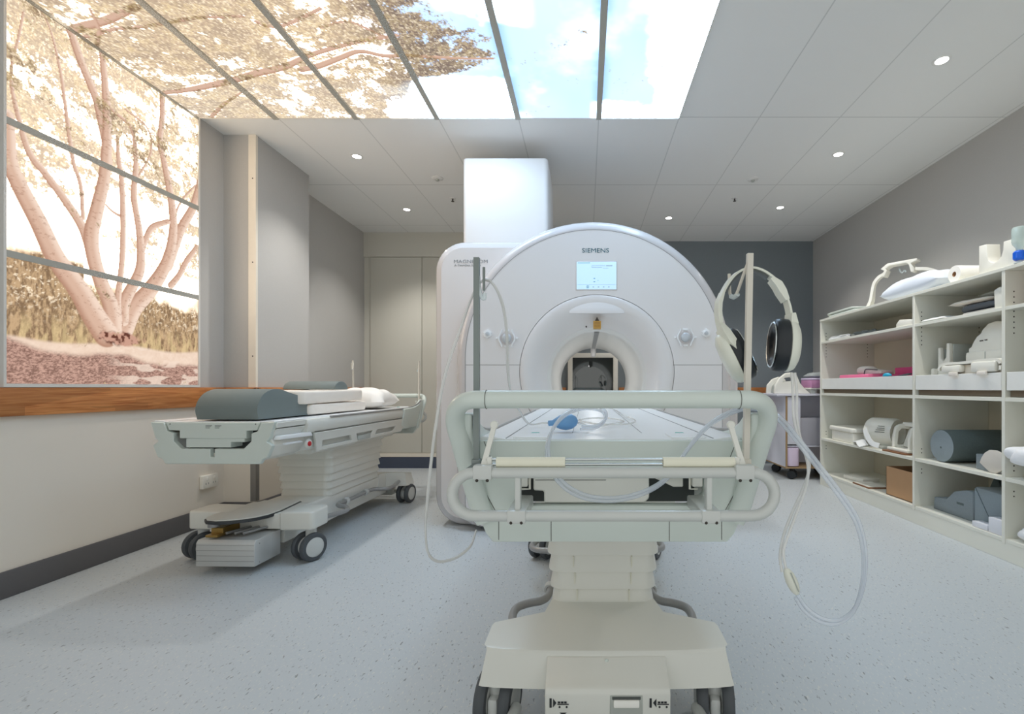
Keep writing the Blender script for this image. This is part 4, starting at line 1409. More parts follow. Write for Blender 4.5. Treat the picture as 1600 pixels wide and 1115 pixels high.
    # ---- brake rails along both sides
    for s in (-1, 1):
        path = [(s * 0.29, 0.64, 0.205), (s * 0.31, 0.50, 0.202), (s * 0.345, 0.40, 0.2), (s * 0.345, 0.33, 0.2), (s * 0.305, 0.275, 0.205), (s * 0.24, 0.25, 0.208), (s * 0.215, 0.19, 0.208), (s * 0.212, 0.05, 0.205), (s * 0.212, -0.14, 0.205),
                (s * 0.213, -0.26, 0.205), (s * 0.235, -0.315, 0.205), (s * 0.285, -0.335, 0.203), (s * 0.325, -0.37, 0.202), (s * 0.333, -0.44, 0.202), (s * 0.315, -0.53, 0.202), (s * 0.30, -0.64, 0.205)]
        b = MB('brake_grey').tube(path, 0.0155, 12, sub=5)
        rl = b.build('brake_rail', root, ang=60)
        for y in (0.10, -0.20):
            MB('hub').lathe([(0.0155, -0.018), (0.024, -0.018), (0.024, 0.018), (0.0155, 0.018)], (s * 0.2125, y, 0.205), 'y', 18, False, False).build('collar', rl)
            MB('brake_grey').tube([(s * 0.16, y, 0.2), (s * 0.21, y, 0.205)], 0.008, 8).build('stay', rl)
    # ---- twin-wheel castors
    rnd = random.Random(3)
    for sx in (-1, 1):
        for sy in (-1, 1):
            ca = bpy.data.objects.new('castor', None)
            MBc = MB('hub').lathe([(0.022, 0.10), (0.03, 0.15), (0.03, 0.205)], (0, 0, 0), 'z', 18)
            MBc.box(-0.016, 0.016, -0.05, 0.06, 0.05, 0.115, 0.01)
            tw = (0.42 if sy > 0 else 0.15) * (-1)
            c = MBc.build('castor', root, loc=(sx * 0.335, sy * 0.735, 0), rot=(0, 0, tw))
            bpy.data.objects.remove(ca)
            for k in (-1, 1):
                xk = k * 0.038
                w = MB('tyre').lathe([(0.058, xk - 0.0175), (0.078, xk - 0.0165), (0.0845, xk - 0.008), (0.0845, xk + 0.008), (0.078, xk + 0.0165), (0.058, xk + 0.0175)], (0, 0.012, 0.0845), 'x', 40, False, False)
                w.build('tyre', c)
                MB('hub').lathe([(0.060, xk - 0.016), (0.05, xk - 0.019), (0.0, xk - 0.019)][:2] + [(0.02, xk - 0.02)], (0, 0.012, 0.0845), 'x', 32, False, True).lathe([(0.060, xk + 0.016), (0.05, xk + 0.019), (0.02, xk + 0.02)], (0, 0.012, 0.0845), 'x', 32, False, True).build('wheel_disc', c)
    return root


TF, TB = 0.918, 0.863
CYF, CYB = 2.22, 3.68
trF = make_trolley('cream patient trolley docked to the scanner, push handle facing the camera', (0.062, CYF, 0), 0, TF, 'patient trolleys')
trB = make_trolley('cream patient trolley parked by the left wall, carrying pads and a pillow', (-1.995, CYB, 0), math.pi - R(1.5), TB, 'patient trolleys', False)

# ---- what lies on the parked trolley
zt = TB + 0.008
b = MB('pad_grey')
pf = [(2.665, 0.0), (2.65, 0.05), (2.665, 0.10), (2.71, 0.145), (2.78, 0.168), (2.86, 0.168), (2.93, 0.150), (3.22, 0.088), (3.235, 0.07), (3.215, 0.0)]
pf = [(p.x, p.y) for p in catmull([(y, z, 0) for y, z in pf], 3)]
b.prism([(y - 2.95, z) for y, z in pf], 'x', -0.172, 0.172, 0.006, 2)
tag(b.build('wedge_cushion', loc=(-1.985, 2.95, zt), ang=40), 'large dark grey wedge cushion on the near end of the parked trolley', 'cushion')
for i, (y0, y1, z0, z1, lb) in enumerate(((3.12, 3.92, 0.0, 0.068, 'lower white foam slab on the parked trolley'), (3.02, 3.86, 0.075, 0.155, 'upper white foam slab on the parked trolley'))):
    yc = (y0 + y1) / 2
    b = MB('pad_white').prism(rrect(-0.17 - 0.01 * i, 0.20, y0 - yc, y1 - yc, 0.05, 5), 'z', 0.0, z1 - z0, 0.016, 3)
    if i == 1:
        b.v = [(x, y, z + 0.008 * math.sin(y * 7) - (0.004 if z < 0.03 else 0)) for x, y, z in b.v]
    tag(b.build('foam_slab', loc=(-1.98, yc, zt + z0 + (0.004 if i else 0)), ang=45), lb, 'foam slab', 'white foam slabs on the trolley')
b = MB('pad_grey')
pr = [(0.10 * math.cos(R(a)), 0.062 * math.sin(R(a))) for a in range(0, 181, 12)]
b.prism(pr, 'x', -0.19, 0.19, 0.006, 2)
tag(b.build('half_round_cushion', loc=(-2.02, 3.60, zt + 0.163), ang=40), 'low half round grey cushion on top of the white foam slabs', 'cushion')
b = MB('pillow_white').pillow((0, 0, 0), 0.235, 0.265, 0.165, 22, 0.34, 0.22, 5)
tag(b.build('pillow', loc=(-1.955, 4.23, zt), rot=(0, 0, 0.12), ang=60), 'plump white pillow at the far end of the parked trolley', 'pillow')

# ------------------------------------------------------------------ headphones, hoses and squeeze bulb at the docked trolley
hp = thing('headphones', 'white patient headphones with black ear cushions hung on the drip pole', 'headphones', tuple(W(1172, 424, 1.13)))
ho = Vector(hp.location)


def H(u, v, d):
    return W(1100 + u / 4.29, 370 + v / 4.29, d) - ho


def hd(u):
    return 1.235 - 0.045 * (u - 100) / 480.0


def HB(pts):
    return [H(u, v, hd(u)) for u, v in pts]


DEP = (0.12, -0.99, 0)
band = HB([(108, 600), (92, 520), (102, 430), (136, 345), (188, 270), (245, 228), (310, 213), (370, 226), (430, 260), (490, 316), (535, 395), (562, 470), (574, 540)])
MB('phones_white').bar(catmull(band, 5), 0.0055, 0.024, up=DEP).build('headband', hp, ang=50)
MB('phones_band').bar(catmull(HB([(142, 365), (185, 295), (245, 245), (310, 230), (368, 243), (425, 277)]), 5), 0.0055, 0.017, up=DEP).build('headband_pad', hp, ang=50)
MB('phones_white').bar(HB([(120, 375), (98, 440), (94, 500), (100, 560), (112, 625)]), [0.006, 0.011, 0.011, 0.010, 0.008], 0.028, up=DEP).build('slider', hp)
MB('phones_white').bar(HB([(445, 285), (490, 325), (515, 370), (545, 430)]), [0.010, 0.019, 0.019, 0.011], 0.027, up=DEP).build('slider', hp)


def ear_cup(centre, n_out, up, hgt, wid):
    n_ = Vector(n_out).normalized()
    u_ = Vector(up); u_ = (u_ - n_ * u_.dot(n_)).normalized()
    w_ = u_.cross(n_)

    def ring(k, off):
        return [centre + n_ * off + u_ * (hgt / 2 * k * math.cos(a)) + w_ * (wid / 2 * k * math.sin(a)) for a in np.linspace(0, 2 * math.pi, 33)[:-1]]
    MB('phones_white').loft([ring(0.90, 0.012), ring(0.98, 0.014), ring(0.98, 0.022), ring(0.90, 0.032), ring(0.70, 0.039), ring(0.35, 0.042)], True, True).build('ear_shell', hp, ang=50)
    MB('phones_black').loft([ring(0.52, -0.012), ring(0.60, -0.019), ring(0.80, -0.023), ring(0.96, -0.016), ring(1.0, -0.004), ring(0.97, 0.012), ring(0.7, 0.014)], True, True).build('ear_cushion', hp, ang=60)
    MB('chrome').loft([ring(0.80, -0.0232), ring(0.84, -0.0245), ring(0.87, -0.0222)], False, False).build('cushion_ring', hp, ang=60)


cR = H(515, 725, 1.20)
ear_cup(cR, (0.99, -0.10, -0.06), (-0.14, 0.0, 1), 0.134, 0.10)
cL = H(228, 788, 1.225)
ear_cup(cL, (-0.88, 0.16, -0.44), (-0.45, 0.0, 0.88), 0.142, 0.10)
MB('phones_white').bar([H(578, 515, 1.19), H(585, 580, 1.19), H(575, 650, 1.19), H(562, 700, 1.19)], [0.010, 0.019, 0.018, 0.010], 0.034, up=DEP).build('yoke', hp, ang=50)
MB('phones_white').bar([H(108, 610, 1.225), H(140, 650, 1.205), H(180, 705, 1.195), H(225, 762, 1.195)], [0.012, 0.020, 0.020, 0.014], 0.03, up=(0.3, -0.95, 0)).build('yoke', hp, ang=50)

# air hose of the headphones: a twin thin run down to a connector, then one thick loop up over the trolley rail
hs = thing('air_hose', 'clear looped air hose of the headphones hanging right of the trolley', 'hose', tuple(W(1237, 908, 1.10)))
o_ = Vector(hs.location)


def P_(x, y, d):
    return W(x, y, d) - o_


t1 = [P_(1237, 582, 1.19), P_(1239, 612, 1.185), P_(1240, 650, 1.17), P_(1247, 682, 1.15), P_(1258, 708, 1.13), P_(1263, 735, 1.11), P_(1258, 765, 1.12), P_(1245, 800, 1.12), P_(1232, 835, 1.11), P_(1224, 862, 1.10), P_(1229, 892, 1.10)]
t2 = [P_(1242, 582, 1.19), P_(1245, 615, 1.185), P_(1245, 650, 1.17), P_(1251, 685, 1.155), P_(1262, 710, 1.135), P_(1264, 735, 1.125), P_(1252, 770, 1.14), P_(1238, 800, 1.13), P_(1224, 838, 1.12), P_(1219, 868, 1.11), P_(1222, 893, 1.105)]
for t in (t1, t2):
    MB('hose_thin').tube(t, 0.0036, 8, sub=6).build('thin_tube', hs, ang=70)
b = MB('phones_white').ellip((0, 0, 0), (0.013, 0.011, 0.034), 16, 14)
b.T = None
cn = b.build('connector', hs, loc=(0, 0, 0), rot=(0, R(-24), 0), ang=60)
MB('coil_grey').tube([(0.004, -0.0105, 0.024), (0.003, -0.0118, 0.0), (0.003, -0.0105, -0.022)], 0.0014, 6).build('grip_ridge', cn)
tl = [P_(1244, 930, 1.10), P_(1258, 951, 1.10), P_(1282, 968, 1.09), P_(1311, 971, 1.08), P_(1336, 950, 1.07), P_(1349, 908, 1.06), P_(1350, 858, 1.05), P_(1338, 812, 1.05), P_(1312, 772, 1.06), P_(1280, 730, 1.07), P_(1250, 692, 1.09), P_(1220, 656, 1.17), P_(1194, 639, 1.24),
      P_(1166, 637, 1.25), P_(1140, 645, 1.22), P_(1110, 662, 1.19), P_(1085, 688, 1.18), P_(1066, 714, 1.165), P_(1044, 745, 1.155), P_(1015, 765, 1.148), P_(980, 777, 1.145), P_(945, 780, 1.145), P_(912, 775, 1.145), P_(884, 760, 1.148), P_(865, 738, 1.155), P_(856, 712, 1.165), P_(857, 688, 1.18), P_(865, 668, 1.22), P_(880, 650, 1.26), P_(898, 640, 1.32), P_(920, 636, 1.40), P_(942, 641, 1.47), P_(946, 655, 1.47), P_(930, 667, 1.42), P_(908, 668, 1.40)]
for k in (-1, 1):
    MB('hose_clear').tube([p + Vector((0.0022 * k, 0, 0.0042 * k)) for p in tl], 0.0044, 8, sub=5).build('thick_tube', hs, ang=70)

# squeeze bulb and its line
sb = thing('squeeze_bulb', 'blue rubber squeeze bulb lying on the docked trolley top', 'bulb', (W(880, 672, 1.42).x, 1.42, TF + 0.005))
MB('bulb_blue').lathe([(0.004, -0.044), (0.0085, -0.042), (0.0085, -0.030), (0.012, -0.024), (0.0205, -0.008), (0.0245, 0.008), (0.0225, 0.026), (0.014, 0.040), (0.004, 0.0455)], (0, 0, 0.0245), 'x', 28, True, True).build('bulb', sb, rot=(0, R(-4), R(12)), ang=60)
ln = [W(881, 672, 1.42), ]
o2 = Vector(sb.location)
ztop = TF + 0.006


def onT(x, d, z=0.004):
    return Vector(((x - CX) * d / FOC, d, ztop + z)) - o2


line = [Vector((0.043, 0.008, 0.022)), onT(925, 1.50), onT(955, 1.60), onT(975, 1.72), onT(960, 1.86), onT(930, 1.92), onT(905, 1.8), onT(918, 1.66), onT(952, 1.58), onT(985, 1.62), onT(992, 1.8), onT(975, 2.1), onT(960, 2.6), onT(945, 3.0)]
MB('hose_thin').tube(line, 0.0032, 8, sub=6).build('bulb_line', sb, ang=70)

# call line hung over the left pole
cl2 = thing('call_tube', 'thin clear tube draped over the left drip pole and down to the floor', 'tube', tuple(W(757, 440, 1.16)))
o3 = Vector(cl2.location)


def Q_(x, y, d):
    return W(x, y, d) - o3


for k in (0, 1):
    e = 1.6 * k
    pl = [Q_(744, 828, 1.42), Q_(735, 852 + e, 1.36), Q_(712, 870 + e, 1.32), Q_(685, 876 + e, 1.28), Q_(669, 862 + e, 1.25), Q_(665, 825, 1.23), Q_(667 + e, 780, 1.21), Q_(673 + e, 720, 1.19), Q_(680 + e, 665, 1.17), Q_(690 + e, 605, 1.165), Q_(702 + e, 560, 1.16), Q_(718 + e, 515, 1.175), Q_(733, 475, 1.185), Q_(745, 448 + e, 1.19), Q_(757, 438 - e, 1.19),
          Q_(770, 444 - e, 1.18), Q_(782 + e, 468, 1.2), Q_(789 + e, 500, 1.23), Q_(792 + e, 540, 1.26), Q_(793 + e, 580, 1.3), Q_(799, 616, 1.36), Q_(812, 642, 1.45)]
    zz = TF + 0.0135
    pl += [Vector(((826 + e - CX) * 1.56 / FOC, 1.56, zz)) - o3, Vector(((850 - CX) * 1.60 / FOC, 1.60 + 0.01 * k, zz)) - o3, Vector(((880 - CX) * 1.58 / FOC, 1.58 + 0.01 * k, zz)) - o3]
    MB('hose_thin').tube(pl, 0.0028, 8, sub=6).build('tube', cl2, ang=70)

# ------------------------------------------------------------------ shelving along the right wall
SX0, SX1 = 2.54, 3.125
YS = [5.19, 3.72, 2.92, 1.55]      # left end, dividers, near end
th = 0.022
sh_ = thing('shelving_unit', 'long white open shelving unit with three bays along the right wall', 'shelving', (SX0, YS[0], 0))


def sb_(m, x0, x1, y0, y1, z0, z1, name, bev=0.002, label=None):
    return MB(m).box(x0 - SX0, x1 - SX0, y0 - YS[0], y1 - YS[0], z0, z1, bev, 1).build(name, sh_)


ST = 1.78
sb_('shelf_white', SX0 - 0.004, SX1, YS[3] - 0.012, YS[0] + 0.012, ST - th, ST, 'top_board')
sb_('shelf_back', SX1 - 0.012, SX1, YS[3], YS[0], 0.1, ST - th, 'back_panel', 0)
for i, y in enumerate(YS):
    b = MB('shelf_white').box(0, SX1 - 0.012 - SX0, y - 0.012 - YS[0], y + 0.012 - YS[0], 0.0 if i in (0, 3) else 0.1, ST - th, 0.0015, 1)
    b.use('hole')
    for xx in (0.055, 0.50):
        for zz in list(np.arange(1.28, 1.52, 0.033)[3:]) + list(np.arange(1.565, 1.66, 0.033)) + [0.39, 0.42, 0.545, 0.575]:
            if i:
                b.box(xx - 0.004, xx + 0.004, y - 0.0125 - YS[0], y - 0.011 - YS[0], zz - 0.004, zz + 0.004)
            else:
                b.box(xx - 0.004, xx + 0.004, y - 0.0125 - YS[0], y - 0.011 - YS[0], zz - 0.004, zz + 0.004)
    b.build('side_panel' if i in (0, 3) else 'divider', sh_)
LV = {'slim': (1.518, 1.540), 'mid': (0.965, 0.990), 'low': (0.482, 0.506), 'floor': (0.112, 0.135)}
for bay in range(3):
    ya, yb_ = YS[bay + 1] + 0.012, YS[bay] - 0.012
    for k, (z0, z1) in LV.items():
        sb_('shelf_white', SX0 + 0.002, SX1 - 0.012, ya, yb_, z0, z1, 'shelf', 0.0015)
    b = MB('tray_white')
    yA, yB = ya + 0.006 - YS[0], yb_ - 0.006 - YS[0]
    b.box(0.004, 0.02, yA, yB, 1.032, 1.142, 0.002, 1).box(0.02, 0.5, yA, yB, 1.04, 1.052, 0).box(0.02, 0.5, yA, yA + 0.012, 1.04, 1.13, 0).box(0.02, 0.5, yB - 0.012, yB, 1.04, 1.13, 0).box(0.49, 0.5, yA, yB, 1.04, 1.13, 0)
    b.use('tray_gap_shade').box(0.03, 0.04, yA, yB, 0.992, 1.036)  # strip coloured as the shade in the gap under the tray
    b.build('pull_out_tray', sh_, smooth=False)
sb_('shelf_white', SX0 + 0.004, SX0 + 0.022, YS[3], YS[0], 0.0, 0.112, 'plinth')

ZM, ZL, ZF, ZSL, ZTR = 0.9915, 0.5075, 0.1365, 1.5415, 1.0535
ST = ST + 0.0015


def put(name, label, cat, mb, loc, rot=None, group=None, ang=45):
    return tag(mb.build(name, loc=loc, rot=rot, ang=ang), label, cat, group)


# -- on top of the unit
for i, (dz, dy, lb) in enumerate(((0.0, 0.0, 'lower of two sage pads on the far top corner of the shelving'), (0.026, 0.03, 'upper of two sage pads on the far top corner of the shelving'))):
    b = MB('pad_sage').prism(rrect(-0.20, 0.20, -0.28, 0.26, 0.05, 5), 'z', 0, 0.02, 0.007, 2)
    b.v = [(x, y, z + (0.022 if i else 0.012) * max(0.0, math.cos(y * 3.5) - 0.55) * 1.6 + (0.02 * i)) for x, y, z in b.v]
    put('flat_pad', lb, 'pad', b, (2.77, 4.85 + dy, ST + dz * 0.25), None, 'sage pads on the shelving')
# arched coil frame
def arc_pts(pts, sub=8):
    return catmull(pts, sub)


cf = thing('coil_holder', 'white arched head coil frame with square top clip on the shelving', 'coil frame', (2.754, 4.32, ST + 0.006), R(37))
leg1 = [(0, 0.19, 0.0), (0, 0.165, 0.06), (0, 0.155, 0.13), (0, 0.14, 0.20), (0, 0.10, 0.245), (0, 0.05, 0.265)]
MB('coil_white').bar(arc_pts(leg1), [0.09 - 0.045 * min(1, i / 20) for i in range(41)], 0.024, up=(0, 1, 0.3)).build('left_leg', cf)
leg2 = [(0, -0.19, 0.265), (0, -0.30, 0.24), (0, -0.39, 0.18), (0, -0.43, 0.10), (0, -0.44, 0.0)]
MB('coil_white').bar(arc_pts(leg2), 0.045, 0.022, up=(0, -1, 0.3)).build('right_leg', cf)
b = MB('coil_white').prism([(0.075, 0.245), (0.045, 0.285), (0.075, 0.305), (0.02, 0.34), (-0.21, 0.34), (-0.215, 0.325), (-0.165, 0.31), (-0.19, 0.27), (-0.19, 0.24), (-0.165, 0.24), (-0.15, 0.30), (-0.13, 0.318), (0.0, 0.318), (0.035, 0.30), (0.02, 0.285), (0.045, 0.235)], 'x', -0.045, 0.045, 0.004, 2)
b.build('top_clip', cf)
b = MB('hook_clear').tube([(0, -0.06, 0.29), (0, -0.07, 0.265), (0, -0.085, 0.255), (0, -0.10, 0.268), (0, -0.115, 0.255)], 0.007, 8, sub=4)
b.build('mirror_clip', cf)
for o in cf.children:
    o.scale = (1, 1, 1.1)
b = MB('pillow_blue').pillow((0, 0, 0), 0.135, 0.36, 0.155, 24, 0.42, 0.2, 9)
put('pillow', 'puffy white pillow on the shelving in front of the arched coil frame', 'pillow', b, (2.695, 3.84, ST), (0, 0, R(-2)), ang=60)
pr_ = thing('paper_roll', 'white paper roll lying on top of the shelving', 'paper roll', (2.83, 3.36, ST), R(90))
MB('paper_white').lathe([(0.018, 0.25), (0.058, 0.25), (0.060, 0.246), (0.060, -0.27), (0.018, -0.27)], (0, 0, 0.060), 'y', 36, False, False).build('paper', pr_)
MB('cardboard').lathe([(0.018, 0.249), (0.018, -0.269), (0.016, -0.269), (0.016, 0.249)], (0, 0, 0.060), 'y', 20, False, False).build('core', pr_)
b = MB('coil_white')
uc = [(-0.13, 0.0), (0.14, 0.0), (0.14, 0.195), (0.08, 0.19), (0.075, 0.11), (0.062, 0.08), (0.042, 0.062), (0.018, 0.056), (-0.008, 0.062), (-0.03, 0.082), (-0.042, 0.115), (-0.046, 0.168), (-0.13, 0.165)]
b.prism(uc, 'x', -0.04, 0.05, 0.004, 2)
put('cradle_block', 'white block with a rounded U shaped cradle on top of the shelving', 'block', b, (2.62, 3.01, ST))
bt = thing('spray_bottle', 'clear bottle with a bright blue cap beside the white cradle block', 'bottle', (2.56, 2.832, ST))
MB('bottle_clear').lathe([(0.0, 0.076), (0.014, 0.076), (0.018, 0.092), (0.034, 0.115), (0.037, 0.13), (0.037, 0.20), (0.033, 0.212), (0.0, 0.215)], (0, 0, 0), 'z', 24, False, False).build('bottle_body', bt)
MB('blue_cap').prism([(0.034 * math.cos(k * math.pi / 4), 0.034 * math.sin(k * math.pi / 4)) for k in range(8)], 'z', 0.018, 0.074, 0.010, 1).build('cap', bt, ang=20)
MB('hook_clear').lathe([(0.026, 0.0), (0.026, 0.006), (0.012, 0.010), (0.012, 0.02)], (0, 0, 0), 'z', 20).build('stand', bt)

# -- first bay
ya, yb_ = YS[1], YS[0]
b = MB('cloth_grey').ellip((0, 0, 0.03), (0.11, 0.22, 0.04), 26, 14, 0.75, 0.3, 3, zmin=0.0)
put('folded_cloth', 'crumpled grey cloth on the top inside shelf of the far bay', 'cloth', b, (2.82, 4.80, ZSL), ang=60)
b = MB('cloth_pale').ellip((0, 0, 0.015), (0.045, 0.20, 0.022), 26, 12, 0.7, 0.2, 8, zmin=0.0)
put('folded_cloth', 'pale sheet in front of the crumpled grey cloth', 'cloth', b, (2.60, 4.90, ZSL), None, ang=60)
b = MB('coil_white').prism([(-0.12, 0), (0.1, 0), (0.1, 0.03), (0.06, 0.06), (-0.09, 0.045)], 'x', -0.06, 0.06, 0.006, 2)
put('coil_cover', 'small white cover at the near end of the far bay top inside shelf', 'cover', b, (2.62, 3.86, ZSL))
b = MB('pink_foam').box(-0.16, 0.16, -0.25, 0.25, 0, 0.12, 0.006)
put('foam_block', 'bright pink foam block at the far side of the tray', 'foam block', b, (2.745, 4.64, ZTR), None, 'pink foam blocks in the far tray')
b = MB('pink_deep').box(-0.17, 0.17, -0.23, 0.22, 0, 0.11, 0.006)
put('foam_block', 'deep pink foam block at the near side of the far tray', 'foam block', b, (2.85, 4.11, ZTR), None, 'pink foam blocks in the far tray')
b = MB('pink_deep').box(-0.12, 0.12, -0.13, 0.13, 0, 0.06, 0.006)
put('foam_block', 'small pink foam block stacked on the deep pink one', 'foam block', b, (2.88, 4.15, ZTR + 0.111), (0, 0, 0.08), 'pink foam blocks in the far tray')
wc = thing('wrist_coil', 'small white coil lying on the bright pink foam block', 'coil', (2.75, 4.60, ZTR + 0.12))
MB('coil_white').ellip((0, 0.09, 0.04), (0.07, 0.10, 0.045), 20, 12, 0.7, zmin=0.0).build('shell', wc)
MB('coil_white').prism([(0.05, 0.002), (-0.22, 0.002), (-0.23, 0.03), (-0.1, 0.045), (0.05, 0.06)], 'x', -0.06, 0.06, 0.008, 2).build('lid', wc)
MB('cable_dark').tube([(-0.064, 0.03, 0.006), (-0.066, 0.01, 0.045), (-0.064, -0.04, 0.05), (-0.064, -0.18, 0.038)], 0.004, 6, sub=3).build('cable', wc)
gl = thing('hand_exerciser', 'bright teal handle with a grey strap at the near end of the far tray', 'handle', (2.60, 4.0, ZTR + 0.0))
MB('coil_grey').box(-0.03, 0.06, -0.18, 0.16, 0.0, 0.075, 0.004).build('base', gl)
MB('teal').ellip((-0.005, 0.13, 0.098), (0.024, 0.055, 0.024), 16, 10).build('grip', gl)
MB('cable_dark').bar([(-0.01, 0.08, 0.09), (-0.01, -0.02, 0.087), (-0.01, -0.17, 0.105)], 0.03, 0.010).build('strap', gl)
# third row of the far bay
bx = thing('storage_tub', 'flat white box with a rounded lid on the lower shelf of the far bay', 'box', (2.76, 4.83, ZL))
MB('coil_white').box(-0.18, 0.16, -0.20, 0.20, 0, 0.10, 0.006).build('tub', bx)
MB('coil_white').prism(rrect(-0.20, 0.18, -0.23, 0.25, 0.06, 5), 'z', 0.103, 0.145, 0.012, 3).build('lid', bx)
kc = thing('knee_coil', 'white drum shaped knee coil with straps on the lower shelf of the far bay', 'coil', (2.74, 4.40, ZL))
rings = []
for t, r in ((-0.13, 0.12), (-0.12, 0.127), (0.05, 0.132), (0.12, 0.13), (0.13, 0.122)):
    rings.append([(-0.0 + t * 0.35, t * -1.0, 0.132 + 0) for _ in range(1)])
drum = MB('coil_white').lathe([(0.10, 0.12), (0.122, 0.12), (0.13, 0.105), (0.132, -0.10), (0.12, -0.13), (0.10, -0.13)], (0, 0, 0.133), 'y', 40, False, False)
drum.lathe([(0.10, 0.12), (0.10, -0.13)], (0, 0, 0.133), 'y', 40, False, False)
drum.build('drum', kc, rot=(0, 0, R(24)))
b = MB('grey_text')
for k in range(4):
    b.box(-0.135, -0.133, -0.09, 0.0 - 0.01 * k, 0.14 + 0.018 * k, 0.145 + 0.018 * k)
b.build('printed_label', kc, rot=(0, 0, R(24)))
MB('coil_white').box(-0.10, 0.10, -0.13, 0.10, 0.0, 0.02, 0.004).build('foot', kc)
MB('cloth_pale').bar(catmull([(-0.07, 0.09, 0.19), (-0.145, 0.06, 0.17), (-0.175, -0.04, 0.09), (-0.185, -0.12, 0.045), (-0.16, -0.18, 0.03)], 4), 0.045, 0.006, up=(-1, 0, 0.4)).build('strap', kc)
MB('cloth_pale').bar(catmull([(-0.12, 0.20, 0.012), (-0.16, 0.16, 0.035), (-0.165, 0.10, 0.04), (-0.185, 0.04, 0.02), (-0.19, 0.0, 0.006)], 4), 0.08, 0.005, up=(-0.3, 0, 1)).build('strap', kc)
b = MB('brown_card').box(-0.14, 0.14, -0.30, 0.27, 0, 0.03, 0.002)
hc2 = thing('head_coil', 'white open head coil behind the divider of the far bay', 'coil', (2.72, 3.96, ZL))
for yy in (-0.11, 0.09):
    MB('coil_white').prism([(-0.12, 0.035), (0.12, 0.035), (0.12, 0.14), (0.09, 0.22), (0.05, 0.235), (-0.06, 0.235), (-0.10, 0.21), (-0.12, 0.12)], 'y', yy, yy + 0.03, 0.008, 3, holes=[[(-0.085, 0.06), (0.085, 0.06), (0.085, 0.13), (0.06, 0.19), (-0.05, 0.195), (-0.075, 0.17)]]).build('hoop', hc2)
MB('coil_white').box(-0.15, 0.14, -0.12, 0.14, 0.012, 0.04, 0.01).build('base', hc2)
MB('coil_white').box(-0.03, 0.05, -0.11, 0.12, 0.215, 0.25, 0.01).build('spine', hc2)
MB('coil_white').prism([(-0.04, 0.045), (0.0, 0.045), (0.05, 0.20), (0.02, 0.205)], 'y', -0.10, 0.1, 0.004, 2).build('mirror_arm', hc2)
MB('brown_card').box(-0.17, 0.16, -0.125, 0.17, 0, 0.012, 0.002).build('tray', hc2)
cb = thing('cardboard_box', 'open brown cardboard box on the bottom shelf of the far bay', 'box', (2.72, 3.95, ZF))
b = MB('cardboard').box(-0.14, -0.135, -0.2, 0.17, 0, 0.24).box(0.135, 0.14, -0.2, 0.17, 0, 0.24).box(-0.14, 0.14, -0.2, -0.195, 0, 0.24).box(-0.14, 0.14, 0.165, 0.17, 0, 0.24).box(-0.14, 0.14, -0.2, 0.17, 0, 0.005)
b.build('box', cb, smooth=False)
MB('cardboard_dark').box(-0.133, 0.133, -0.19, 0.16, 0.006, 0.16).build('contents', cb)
for i, (x, y, r, lb, m) in enumerate(((2.72, 4.74, 0.2, 'flat white carton lying on the bottom shelf of the far bay', 'coil_white'), (2.64, 4.455, 0.0, 'brown edged flat card on the bottom shelf of the far bay', 'brown_card'),
                                      (2.84, 4.28, 0.0, 'pale sheet of card next to the cardboard box', 'disc_pale'))):
    b = MB(m).box(-0.09, 0.09, -0.13, 0.13, 0, (0.034, 0.012, 0.016)[i], 0.002)
    if i == 1:
        b.use('coil_white').box(-0.085, 0.085, -0.125, 0.125, 0.0122, 0.016)
    put('flat_carton', lb, 'carton', b, (x, y, ZF), (0, 0, r), 'flat cartons on the bottom shelf')

# -- second bay
b = MB('pad_white').prism(rrect(-0.10, 0.10, -0.17, 0.19, 0.05, 4), 'z', 0, 0.03, 0.012, 3)
put('coil_pad', 'lowest cream pad on the top inside shelf of the middle bay', 'pad', b, (2.745, 3.21, ZSL))
b = MB('cable_dark').tube([(-0.02, 0.18, 0.054), (-0.05, 0.1, 0.056), (-0.03, -0.05, 0.06), (0.02, -0.17, 0.062), (0.05, -0.22, 0.064)], 0.02, 12, sub=5)
b.tube([(0.03, 0.20, 0.052), (0.0, 0.12, 0.054), (0.02, -0.03, 0.058), (0.07, -0.16, 0.062)], 0.018, 10, sub=5)
put('coil_cable', 'thick dark grey cables lying over the cream pad', 'cable', b, (2.70, 3.21, ZSL), ang=70)
b = MB('pad_white').pillow((0, 0, 0), 0.09, 0.17, 0.035, 12, 0.4, 0.1, 4)
put('coil_pad', 'cream pad resting on top of the dark grey cables', 'pad', b, (2.72, 3.31, ZSL + 0.083), (0, 0, 0.1), ang=60)
b = MB('coil_grey').pillow((0, 0, 0), 0.1, 0.15, 0.035, 12, 0.4, 0.1, 6)
put('coil_pad', 'grey pad above the cables beside the divider', 'pad', b, (2.80, 3.16, ZSL + 0.121), None, ang=60)
b = MB('coil_white').prism([(-0.035, 0.0), (0.025, 0.0), (0.03, 0.12), (-0.01, 0.135), (-0.045, 0.12)], 'x', -0.03, 0.03, 0.008, 2)
put('coil_plug', 'white angular plug at the near end of the middle bay shelf', 'plug', b, (2.60, 2.985 + 0.01, ZSL))
b = MB('cloth_pale').pillow((0, 0, 0), 0.13, 0.125, 0.03, 12, 0.3, 0.2, 2)
put('folded_cloth', 'folded white sheet at the far end of the middle bay shelf', 'cloth', b, (2.69, 3.565, ZSL), ang=60)
ub = thing('cradle_stand', 'white stand with a U notch in the tray of the middle bay', 'stand', (2.70, 3.58, ZTR))
b = MB('coil_white').prism([(0.06, 0.0), (-0.066, 0.0), (-0.052, 0.32), (-0.028, 0.325), (-0.022, 0.22), (0.0, 0.195), (0.02, 0.197), (0.032, 0.22), (0.036, 0.295), (0.058, 0.295)], 'x', -0.03, 0.0, 0.005, 2)
b.build('notched_plate', ub)
